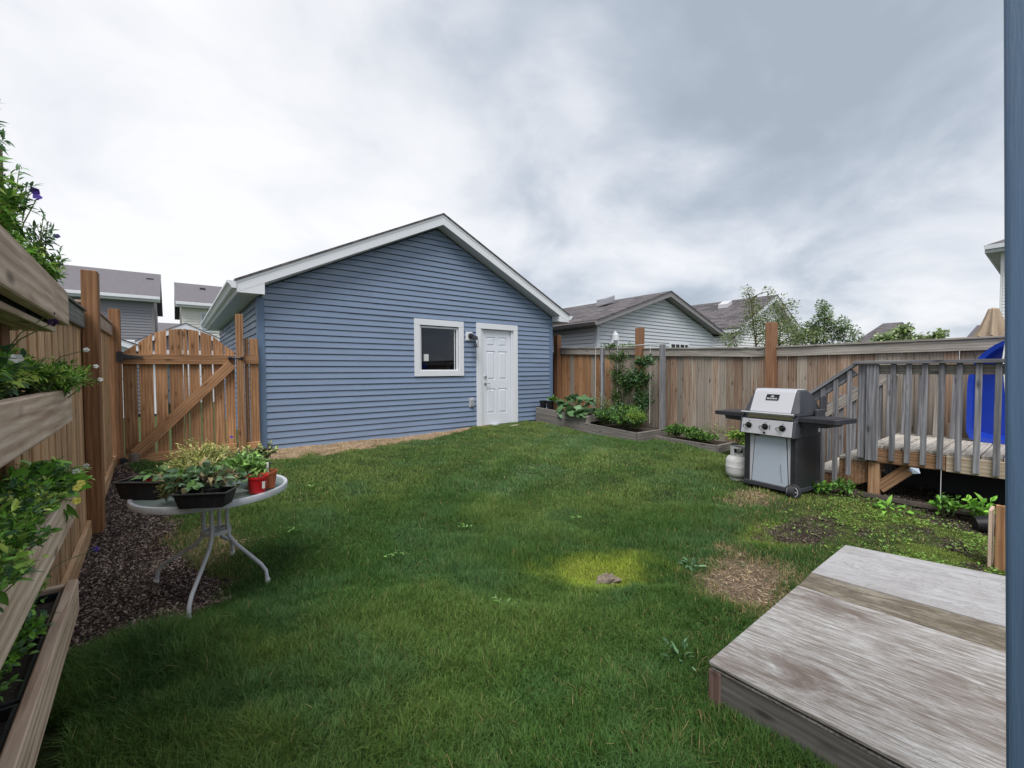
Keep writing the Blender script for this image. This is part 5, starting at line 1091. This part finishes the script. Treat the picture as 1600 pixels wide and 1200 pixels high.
# ------------------------------------------------------------------ plant rack on the left
rk = empty('plant_rack', (0, 0, 0), 'four tier spruce planter rack standing along the left fence', 'planter rack')
def fx_(y): return -.355+.0355*(2.6-y)
YE, YS = 2.60, .35
tiers = [(.20, .34), (-.205, -.065), (-.615, -.475), (-1.02, -.88)]
for za_, zb2 in tiers:
    zc_ = (za_+zb2)/2+R
    board('front_board', rk, M['planter'], (fx_(YS), YS, zc_), (fx_(YE), YE, zc_), .14, .036, bevel=.004)
    board('back_board', rk, M['planter'], (fx_(YS)-.185, YS, zc_), (fx_(YE)-.165, YE, zc_), .14, .03)
    board('end_board', rk, M['planter'], (fx_(YE)-.02, YE-.02, zc_-.004), (fx_(YE)-.15, YE-.02, zc_-.004), .13, .03)
    board('bottom_board', rk, M['planter'], (fx_(YS)-.07, YS+.02, za_-.022+R), (fx_(YE)-.06, YE-.05, za_-.022+R), .09, .02, (1, 0, 0))
    board('bottom_board', rk, M['planter'], (fx_(YS)-.145, YS+.02, za_-.022+R), (fx_(YE)-.14, YE-.05, za_-.022+R), .05, .02, (1, 0, 0))
for yy in (YE-.80, .7):
    board('upright', rk, M['post'], (fx_(yy)-.16, yy, -.02), (fx_(yy)-.16, yy, .19+R), .045, .05, (1, 0, 0))
    board('upright', rk, M['planter'], (fx_(yy)-.16, yy-.09, -.02), (fx_(yy)-.16, yy-.09, .19+R), .06, .036, (1, 0, 0))
# troughs sit inside the boxes
for ti, (za_, zb2) in enumerate(tiers):
    lev = ('top', 'second', 'third', 'lowest')[ti]
    for q in range(4):
        yc_ = 2.36-.40*q
        where = ('at its far end', 'second from its far end', 'third from its far end', 'nearest the viewer')[q]
        t = tray('plastic_trough', 'black plastic trough on the %s shelf of the rack, %s' % (lev, where), 'planter trough', fx_(yc_)-.09, yc_, math.pi/2+.035, .37, .115, .125, z=za_+R-.010, group='black troughs on the rack', taper=.9)
        s_ = MB(); s_.box(-.17, .17, -.05, .05, .08, .10); s_.build('soil', M['soil'], t)
def rackplant(name, label, tier, y0, y1, n, h, L, W, cols, spill=.05, seed=0, up=.05, **kw):
    za_, zb2 = tiers[tier]; k_ = max(1, int((y1-y0)/.16)); rg = []
    rr = random.Random(seed)
    for q in range(k_):
        yy = y0+(q+.5)*(y1-y0)/k_; rg.append((fx_(yy)-.09+spill+rr.uniform(-.03, .04), yy, zb2+h*.35+rr.uniform(-.02, .05)*h*4, .10+spill, .13, h*rr.uniform(.7, 1.15)))
    loc = (0, 0, R); return plant(name, label, 'potted plant', loc, rg, n, L, W, cols, seed=seed, **kw)
PALE = [(.26,.36,.07), (.34,.42,.10), (.20,.32,.06)]
rackplant('tall_petunia_plant', 'tall leafy plant spilling above the top board of the rack, far end', 0, 2.0, 2.62, 4600, .12, .028, .011, G_BRIGHT+PALE+G_MID, -.01, 21, clump=9,
          flowers=[((-.36, 2.25, .62), .014, PURPLE), ((-.34, 2.42, .53), .012, PURPLE)])
rackplant('tall_snapdragon_plant', 'tall bright green plant rising above the top board of the rack, near end', 0, 1.2, 2.0, 6500, .19, .034, .011, G_MID+G_BRIGHT+PALE, -.01, 22, clump=11)
sg = empty('climbing_sprig_plant', (0, 0, R), 'thin upright flowering sprigs sticking up from the top shelf of the rack', 'potted plant')
bushy('foliage', sg, [(-.39, 2.15, .56, .04, .10, .13), (-.37, 2.36, .50, .04, .10, .09), (-.40, 1.9, .64, .04, .1, .17), (-.36, 2.52, .44, .03, .06, .06), (-.41, 1.7, .72, .05, .1, .17)], 900, .028, .008, G_DARK+G_BLUE, clump=9, seed=23)
flower(sg, (-.355, 2.18, .62), .015, PURPLE, (.3, -1, .2), 3); flower(sg, (-.40, 1.95, .80), .022, [(.25,.27,.20)], (.3, -1, .2), 4)
rackplant('lobelia_plant', 'dense bright green trailing plant at the far end of the second shelf', 1, 2.1, 2.66, 5200, .09, .022, .007, G_BRIGHT+PALE+G_MID, .03, 24, clump=10,
          flowers=[((-.29, 2.62, .10), .012, WHITEF), ((-.27, 2.70, .03), .011, WHITEF), ((-.26, 2.74, -.03), .011, WHITEF)])
rackplant('pansy_plant', 'leafy pansies with dark flowers on the second shelf near the viewer', 1, 1.3, 2.1, 3600, .12, .032, .014, G_BLUE+G_BRIGHT+PALE, .0, 25, clump=7,
          flowers=[((-.31, 2.10, .17), .016, DPURP), ((-.33, 2.2, .21), .012, DPURP), ((-.33, 1.75, .04), .015, WHITEF)])
rackplant('squash_plant', 'bright broad leaf plant at the far end of the third shelf', 2, 2.15, 2.5, 60, .10, .09, .07, G_BRIGHT, .0, 26)
rackplant('violet_plant', 'mixed green and yellow flowering plants on the third shelf', 2, 1.2, 2.42, 8000, .10, .026, .012, G_BRIGHT+PALE+G_MID+G_BLUE, .03, 27, clump=8,
          flowers=[((-.30, 2.35, -.38), .013, WHITEF), ((-.27, 2.12, -.40), .013, [(.5,.45,.10)]), ((-.27, 2.2, -.40), .014, [(.55,.5,.12)]), ((-.25, 1.95, -.41), .013, [(.5,.45,.10)]), ((-.30, 2.60, -.40), .012, WHITEF)])
rackplant('parsley_plant', 'fresh green leafy clump at the far end of the lowest shelf', 3, 2.22, 2.62, 1400, .07, .026, .015, G_BRIGHT+G_MID, -.02, 28, clump=7, flowers=[((-.29, 2.70, -.80), .014, PURPLE+WHITEF)])
rackplant('cress_plant', 'sparse small plants in the black troughs of the lowest shelf', 3, 1.3, 2.2, 1200, .05, .028, .015, G_MID+G_BLUE+G_BRIGHT, -.02, 29, clump=6)

# ------------------------------------------------------------------ garden beds on the right
b1 = empty('raised_bed', (0, 0, 0), 'long raised garden bed of grey boards, two boards high, next to the garage', 'raised bed')
def bx(y): return 6.60-.01*(y-4.8)
board('bed_board', b1, M['bed'], (6.60, 4.79, -1.20+R), (6.575, 7.50, -1.05+R), .14, .038)
board('bed_board', b1, M['bed'], (6.60, 4.79, -1.345+R), (6.575, 7.50, -1.195+R), .14, .038)
board('bed_board', b1, M['bed'], (6.605, 6.05, -.99+R), (6.58, 7.50, -.90+R), .14, .038)
board('bed_board', b1, M['bed'], (6.62, 4.775, -1.20+R), (7.55, 4.775, -1.20+R), .14, .038)
board('bed_board', b1, M['bed'], (6.62, 4.775, -1.345+R), (7.55, 4.775, -1.345+R), .14, .038)
board('corner_block', b1, M['bed'], (6.655, 6.01, -1.15+R), (6.655, 6.01, -.93+R), .09, .09, (1, 0, 0))
board('bed_board', b1, M['bed'], (6.63, 6.04, -.99+R), (7.55, 6.04, -.99+R), .14, .038)
v_ = MB(); v_.box(6.62, 7.70, 4.80, 7.48, .1, -1.16+R); v_.build('soil', M['soil'], b1)
v_ = MB(); v_.box(6.62, 7.70, 6.07, 7.48, -1.16+R, -.96+R); v_.build('soil', M['soil'], b1)
b2 = empty('raised_bed', (0, 0, 0), 'low single board garden bed between the tall bed and the barbecue', 'raised bed')
board('bed_board', b2, M['bed'], (7.08, 3.56, -1.32+R), (7.10, 4.74, -1.29+R), .14, .038)
board('bed_board', b2, M['bed'], (7.10, 3.545, -1.32+R), (7.72, 3.545, -1.32+R), .14, .038)
v_ = MB(); v_.box(7.10, 7.74, 3.57, 4.74, .05, -1.28+R); v_.build('soil', M['soil'], b2)
# squash with big leaves
def big_leaf(parent, c, r, az, tilt, col, seed):
    rng = np.random.default_rng(seed); n = 18; an = np.linspace(0, 2*np.pi, n, endpoint=False)
    rr = r*(1+.13*np.cos(an*5)+rng.normal(0, .05, n)); rr[0] *= .55
    V = [(0, 0, 0)]+[(rr[k_]*math.cos(an[k_])*.55, rr[k_]*math.sin(an[k_])*.55, .04*r+.03*r*math.cos(3*an[k_])) for k_ in range(n)]+[(rr[k_]*math.cos(an[k_]), rr[k_]*math.sin(an[k_]), -.12*r+.10*r*math.sin(5*an[k_]+seed)) for k_ in range(n)]
    F = [(0, 1+k_, 1+(k_+1) % n) for k_ in range(n)]+[f for k_ in range(n) for f in ((1+k_, 1+n+k_, 1+n+(k_+1) % n), (1+k_, 1+n+(k_+1) % n, 1+(k_+1) % n))]
    C = np.array([col])*np.concatenate([[1.3], rng.uniform(.85, 1.2, n)+.15*np.cos(an*5), rng.uniform(.8, 1.05, n)])[:, None]
    o = npmesh('leaf', V, F, M['leaf'], C, parent, None); o.location = c; o.rotation_euler = (tilt*math.cos(az), tilt*math.sin(az), az); return o
sq = empty('squash_leaf_plant', (6.75, 6.62, .54), 'squash plant with large pale green leaves hanging over the raised bed', 'plant')
rr = random.Random(5); st_ = MB()
for k_ in range(34):
    yy = rr.uniform(-.62, .48); xx = rr.uniform(-.22, .30); zz_ = .30-.35*abs(xx-.1)+rr.uniform(-.10, .16)-.12*abs(yy)
    if xx < -.08: zz_ = rr.uniform(.0, .22)
    big_leaf(sq, (xx, yy, zz_), rr.uniform(.085, .15), rr.uniform(0, 6.28), rr.uniform(.2, .9), rr.choice([(.12,.22,.11), (.17,.28,.15), (.08,.16,.06), (.10,.20,.08)]), k_)
    st_.tube([(xx*.3+.1, yy*.5, .03), (xx*.7+.05, yy*.8, zz_*.7), (xx, yy, zz_)], .006, 4)
st_.build('stem', M['stem'], sq, kind='stuff')
def pot_sq(x, y, label):
    p = empty('black_nursery_pot', (x, y, -.87+R), label, 'plant pot', 'black pots on the raised bed'); mb = MB()
    mb.lathe([(0, 0), (.062, 0), (.082, .17), (.086, .17), (.086, .19), (.078, .19), (.058, .02), (0, .02)], seg=20); mb.build('body', M['black'], p, smooth=True)
    s_ = MB(); s_.lathe([(.074, .15), (0, .155)], seg=14); s_.build('soil', M['soil'], p)
pot_sq(6.68, 7.38, 'black nursery pot on the bed corner against the garage wall'); pot_sq(6.70, 7.17, 'black nursery pot beside the squash leaves on the raised bed')
plant('potted_herb', 'small green leaves in the black pot beside the squash', 'plant', (6.72, 7.10, -.68+R), [(0, 0, .04, .09, .14, .07)], 160, .05, .03, G_MID, seed=31, clump=6)
plant('strawberry_bed_plant', 'low yellow green leafy plants filling the middle of the tall bed', 'plant', (6.95, 5.6, -1.10+R), [(-.10, .1, .17, .26, .28, .20), (-.10, -.35, .13, .24, .30, .16), (.25, -.1, .22, .3, .5, .24), (-.12, -.62, .12, .2, .15, .12)], 6500, .045, .024, G_MID+G_DARK+G_BLUE+G_YEL[:1], seed=32, clump=7)
plant('carrot_top_plant', 'feathery bush at the near corner of the tall bed', 'plant', (6.82, 5.0, -1.10+R), [(0, 0, .18, .19, .17, .21), (.2, .05, .15, .2, .2, .18)], 5000, .03, .008, G_MID+G_YEL, seed=33, clump=10)
plant('dill_plant', 'pale seed heads on thin stems in front of the trellis', 'plant', (7.0, 5.9, -1.0+R), [(0, 0, .30, .12, .25, .28)], 500, .022, .010, [(.22,.24,.14), (.12,.17,.07)], seed=34, clump=8)
plant('vine_plant', 'sparse dark climbing vine on the left trellis strings', 'vine', (7.42, 5.87, -1.0+R), [(0, 0, .35, .10, .22, .4), (0, .02, .85, .10, .28, .35), (0, -.05, 1.25, .10, .40, .25), (0, .15, 1.50, .10, .30, .07), (0, -.22, .6, .08, .22, .3)], 2900, .042, .022, G_DARK+[(.08,.10,.05)], seed=35, clump=8)
plant('vine_plant', 'denser climbing vine on the right trellis string beside the grey post', 'vine', (7.42, 5.22, -1.0+R), [(0, 0, .35, .10, .26, .4), (0, .1, .80, .12, .36, .35), (0, -.02, 1.15, .10, .34, .18), (0, .38, .7, .1, .25, .35)], 4000, .048, .028, G_DARK+G_BLUE, seed=36, clump=8)
plant('berry_vine_plant', 'leafy tendrils above the fence top in front of the grey garage', 'vine', (8.05, 6.05, .50+R), [(0, 0, .02, .1, .35, .09)], 260, .04, .025, [(.10,.15,.05), (.16,.2,.08)], seed=37, clump=6)
plant('bean_plant', 'dark leafy bush in the low bed next to the tall bed corner', 'plant', (7.35, 4.45, -1.22+R), [(0, 0, .09, .25, .22, .13), (.1, -.25, .08, .2, .2, .10)], 2600, .045, .024, G_DARK+G_MID, seed=38, clump=7)
plant('pea_plant', 'low brighter green plants in the middle of the low bed', 'plant', (7.3, 3.95, -1.25+R), [(0, 0, .07, .22, .35, .09)], 2400, .04, .02, G_MID+G_DARK, seed=39, clump=7)
plant('wispy_weed_plant', 'thin dry wispy stalks against the fence behind the low bed', 'plant', (7.55, 3.75, -1.25+R), [(0, 0, .18, .12, .45, .2)], 420, .03, .009, [(.18,.18,.09), (.12,.16,.06)], seed=40, clump=8)
bp_ = pot('bucket_pot', 'black pot with yellowing plant behind the propane tank', 7.1, 3.22, .10, .2, M['black'], z=g1(7.1, 3.22))
plant('pepper_plant', 'yellowing plant growing in the black pot left of the barbecue', 'plant', (7.1, 3.22, .33), [(0, 0, .10, .20, .20, .14), (-.05, -.15, -.02, .12, .12, .14)], 600, .055, .022, G_YEL+G_MID, seed=41, clump=7)
# trellis
tr = empty('garden_trellis', (0, 0, 0), 'string trellis with two grey posts and a thin top rod in the raised bed', 'trellis')
board('post', tr, M['deck_rail'], (7.50, 6.33, -1.2+R), (7.50, 6.33, .50+R), .075, .075, (1, 0, 0))
board('post', tr, M['deck_rail'], (7.50, 4.84, -1.3+R), (7.50, 4.84, .50+R), .085, .085, (1, 0, 0))
v_ = MB(); v_.tube([(7.49, 6.40, .50+R), (7.49, 5.2, .515+R), (7.49, 4.84, .515+R)], .009, 6); v_.build('top_rod', plain('rod', (.5,.5,.5), .5), tr)
for yy in (6.28, 6.46, 5.86, 5.06):
    v_ = MB(); v_.tube([(7.42, yy, .50+R), (7.42, yy+.01, -1.05+R)], .0045, 4); v_.build('string', M['cord'], tr)

# ------------------------------------------------------------------ trees beyond the fence
def tree(name, label, base, stems, blobs, n, L, W, cols, seed, clump=None):
    t = empty(name, base, label, 'tree'); tk = MB()
    for pth, r0 in stems: tk.tube(pth, [r0*(1-.75*i_/(len(pth)-1)) for i_ in range(len(pth))], 7)
    for b_ in blobs:
        st0 = min((p for s_ in stems for p in s_[0]), key=lambda p: (Vector(p)-Vector(b_[:3])).length); tk.tube([st0, tuple((Vector(st0)+Vector(b_[:3]))/2+Vector((0, 0, .03))), b_[:3]], [.014, .01, .006], 5)
    tk.build('trunk', M['bark'], t); bushy('crown', t, blobs, n, L, W, cols, seed=seed, clump=clump, upw=.3); return t
rr = random.Random(3)
B = []
for (yy, zz_, ry, rz_) in ((.0, 1.55, .14, .16), (.15, 1.9, .16, .2), (.1, 2.2, .13, .2), (.22, 2.5, .10, .18), (.28, 2.75, .08, .16), (-.2, 1.6, .22, .22), (-.42, 1.55, .2, .2), (-.18, 2.15, .16, .2), (-.2, 2.45, .14, .16), (.45, 1.65, .15, .18), (.62, 1.55, .12, .14), (-.05, 1.85, .2, .2), (.33, 2.05, .08, .22), (-.30, 1.9, .14, .15), (-.62, 1.55, .16, .12), (.25, 2.95, .04, .09), (-.02, 2.9, .06, .08), (-.33, 2.45, .06, .06)):
    B.append((rr.uniform(-.2, .2), yy*1.35, 2.05+(zz_-1.55)*.72, .28, ry*1.75, rz_*1.3))
tree('birch_tree', 'slender multi stemmed tree in front of the white garage beyond the fence', (9.7, 3.85, .1),
     [([(0, 0, 0), (.03, .05, 1.0), (0, .2, 1.9), (0, .32, 2.9)], .03), ([(.05, -.05, 0), (.05, -.15, 1.0), (0, -.24, 1.9), (0, -.3, 2.7)], .026), ([(0, .1, 0), (0, .35, 1.1), (0, .65, 2.1)], .02)],
     B, 4600, .046, .028, [(.11,.15,.05), (.075,.115,.035), (.16,.18,.08), (.13,.16,.07)], 51)
B = [(rr.uniform(-.2, .2), a_*1.12, 2.10+(z_-1.45)*.62, .3, ry*1.2, rz_*1.25) for a_, z_, ry, rz_ in ((0, 1.6, .30, .25), (.3, 1.5, .2, .2), (-.35, 1.5, .25, .2), (.0, 2.0, .16, .22), (.0, 2.35, .11, .18), (.28, 1.85, .12, .15), (-.3, 1.9, .14, .15), (0, 2.62, .06, .12), (.55, 1.45, .15, .12))]
tree('apple_tree', 'young bushy tree with upright leader right of the white garage gable', (11.8, 3.45, .1), [([(0, 0, 0), (.02, .02, 1.2), (0, 0, 2.6)], .035)], B, 4600, .058, .034, [(.08,.13,.045), (.11,.16,.08), (.15,.19,.12)], 52)
B = [(0, a_, z_, .2, ry, rz_) for a_, z_, ry, rz_ in ((0, 1.55, .35, .22), (.35, 1.45, .3, .18), (-.35, 1.5, .35, .2), (-.05, 1.75, .2, .15), (-.55, 1.65, .12, .14), (.2, 1.6, .2, .18))]
tree('leafy_shrub_tree', 'pale leafy shrub crown in front of the farthest gable', (10.9, 1.98, .45), [([(0, 0, -.3), (0, 0, 1.6)], .03)], B, 1900, .075, .05, [(.20,.27,.12), (.28,.32,.20), (.12,.18,.06)], 53, clump=5)

# folded umbrella
um = empty('patio_umbrella', (11.3, .81, .3), 'folded tan patio umbrella standing beyond the right end of the fence', 'umbrella')
v_ = MB(); v_.tube([(0, 0, -.2), (0, 0, 2.25)], .02, 8); v_.build('pole', M['taupe'], um)
v_ = MB(); seg = 40; prof_u = [(.02, 2.26), (.06, 2.24), (.09, 2.12), (.15, 1.9), (.20, 1.74), (.13, 1.70), (.14, 1.60), (.17, 1.5), (.12, 1.3), (.05, 1.2)]; vs = []
for i_, (r_, z_) in enumerate(prof_u):
    for k_ in range(seg):
        a_ = 2*math.pi*k_/seg; f_ = 1+(.22 if r_ > .05 else 0)*math.cos(8*a_)*(.3+.7*min(1, i_/4)); vs.append((r_*f_*math.cos(a_), r_*f_*math.sin(a_), z_+(.04*math.cos(8*a_) if i_ == 4 else 0)))
v_.add(vs, [(i_*seg+k_, i_*seg+(k_+1) % seg, (i_+1)*seg+(k_+1) % seg, (i_+1)*seg+k_) for i_ in range(len(prof_u)-1) for k_ in range(seg)]); v_.build('canopy', M['canvas'], um, smooth=True)

# ------------------------------------------------------------------ small things on the lawn
def lump(name, label, cat, x, y, rx, ry, rz, mat, seed, rot=0):
    rng = random.Random(seed); seg, rows = 14, 7; vs = []
    for i_ in range(rows):
        t_ = i_/(rows-1)*math.pi/2
        for k_ in range(seg):
            a_ = 2*math.pi*k_/seg; j = 1+rng.uniform(-.3, .3); vs.append((math.cos(t_)*math.cos(a_)*rx*j, math.cos(t_)*math.sin(a_)*ry*j, math.sin(t_)*rz*j-.01))
    mb = MB(); mb.add(vs, [(i_*seg+k_, i_*seg+(k_+1) % seg, (i_+1)*seg+(k_+1) % seg, (i_+1)*seg+k_) for i_ in range(rows-1) for k_ in range(seg)])
    o = mb.build(name, mat); o.location = (x, y, g1(x, y)); o.rotation_euler = (0, 0, rot); return tag(o, label, cat)
lump('dirt_clod', 'brown crumbly clod lying on the yellow grass patch', 'clod', 2.42, 1.99, .10, .055, .065, M['clod'], 1, -.5)
lump('pale_stone', 'pale stone on the lawn by the garage door', 'stone', 5.75, 7.25, .16, .05, .02, plain('pale_stone', (.4,.36,.28), .9), 2)
lump('ash_pile', 'small whitish scrap in the grass near the platform corner', 'scrap', 1.66, 1.13, .035, .022, .02, plain('ash', (.45,.46,.47), .9), 3)
v_ = MB(); v_.tube([(-.40, 7.12, .33), (-.395, 7.12, .50)], [.055, .05], 9); tag(v_.build('wooden_stump', M['log'], bevel=.004), 'short grey wooden stump at the foot of the gate post', 'stump')
bpo = empty('black_bucket', (5.60, .40, g1(5.6, .4)), 'toppled black plastic pot lying in weeds under the deck', 'plant pot')
v_ = MB(); v_.lathe([(0, 0), (.065, 0), (.085, .15), (.09, .15), (.09, .17), (.082, .17), (.06, .01), (0, .01)], seg=20); o_ = v_.build('body', M['black'], bpo, smooth=True); o_.location = (0, .08, .075); o_.rotation_euler = (1.45, 0, .5)
def weed(label, x, y, n, r, h, L, W, cols, seed, name='weed_plant', **kw):
    return plant(name, label, 'weed', (x, y, g1(x, y)), [(0, 0, h*.45, r, r, h*.55)], n, L, W, cols, seed=seed, stems=True, **kw)
weed('broad leaved weed growing behind the barbecue wheel', 5.80, 1.72, 170, .14, .16, .06, .035, G_MID+G_BRIGHT, 61, clump=6)
weed('leafy weed under the stair of the deck', 5.88, 1.52, 120, .12, .18, .055, .03, G_MID, 62, clump=6)
weed('tall broad leaf weed standing below the deck edge', 5.85, .46, 60, .10, .30, .09, .04, G_BRIGHT, 63, clump=5)
weed('bushy weed below the deck, left of the tall one', 5.85, .68, 170, .14, .24, .05, .028, G_MID+G_BRIGHT, 64, clump=7)
weed('flat weed with long leaves near the deck timber', 5.62, 1.05, 26, .16, .05, .10, .035, G_BRIGHT, 65)
weed('dense weed patch under the right part of the deck', 5.9, .25, 260, .22, .2, .05, .028, G_MID+G_BRIGHT, 66, clump=7)
weed('pale thistle at the edge of the dead grass patch', 3.05, 1.72, 24, .06, .06, .06, .022, G_BLUE, 67)
weed('broad leaf clover on the lawn by the platform', 2.05, 1.22, 40, .09, .03, .05, .018, G_BLUE, 68)
rng2 = np.random.default_rng(90); cl_pts = [(1.35, 3.2), (1.0, 2.5), (.8, 4.1), (2.1, 3.4), (3.1, 3.0), (1.6, 2.2), (3.8, 4.4), (1.2, 5.2)]
P_, D_ = [], []
for (x_, y_) in cl_pts:
    for k_ in range(9):
        a_ = rng2.uniform(0, 6.28); xx, yy = x_+rng2.normal(0, .035), y_+rng2.normal(0, .035); P_.append((xx, yy, g1(xx, yy)+.035)); D_.append((math.cos(a_), math.sin(a_), .45))
V_, F_, C_ = leaves(np.array(P_), np.array(D_), .045*rng2.uniform(.6, 1.2, len(P_)), .016, pal([(.08,.17,.035), (.11,.19,.06)], len(P_), rng2), .2, .3, rng2)
tag(npmesh('clover', V_, F_, M['leaf'], C_), 'scattered pale broad leaf weeds across the lawn', 'weeds')

k_ = 9000; xx = rng2.uniform(3.9, 6.1, k_); yy = rng2.uniform(-.2, 1.7, k_); zn_ = zones(xx, yy)
ok = (rng2.uniform(0, 1, k_) < (.15+.85*zn_['moss']+.3*zn_['thin'])*(fbm(xx, yy, 6, 91) > .47)) & ~((xx < 4.1) & (yy < 1.0)) & ~((xx > 5.3) & (yy > 1.75)); xx, yy = xx[ok], yy[ok]; a_ = rng2.uniform(0, 6.28, len(xx))
V_, F_, C_ = leaves(np.stack([xx, yy, gz(xx, yy)+.008+rng2.uniform(0, .02, len(xx))], -1), np.stack([np.cos(a_), np.sin(a_), np.full(len(xx), .5)], -1), .022*rng2.uniform(.6, 1.6, len(xx)), .012, pal([(.10,.19,.03), (.14,.22,.04), (.07,.14,.025)], len(xx), rng2), .2, .2, rng2)
tag(npmesh('ground_cover', V_, F_, M['leaf'], C_), 'bright low ground cover between the platform and the deck', 'ground cover')
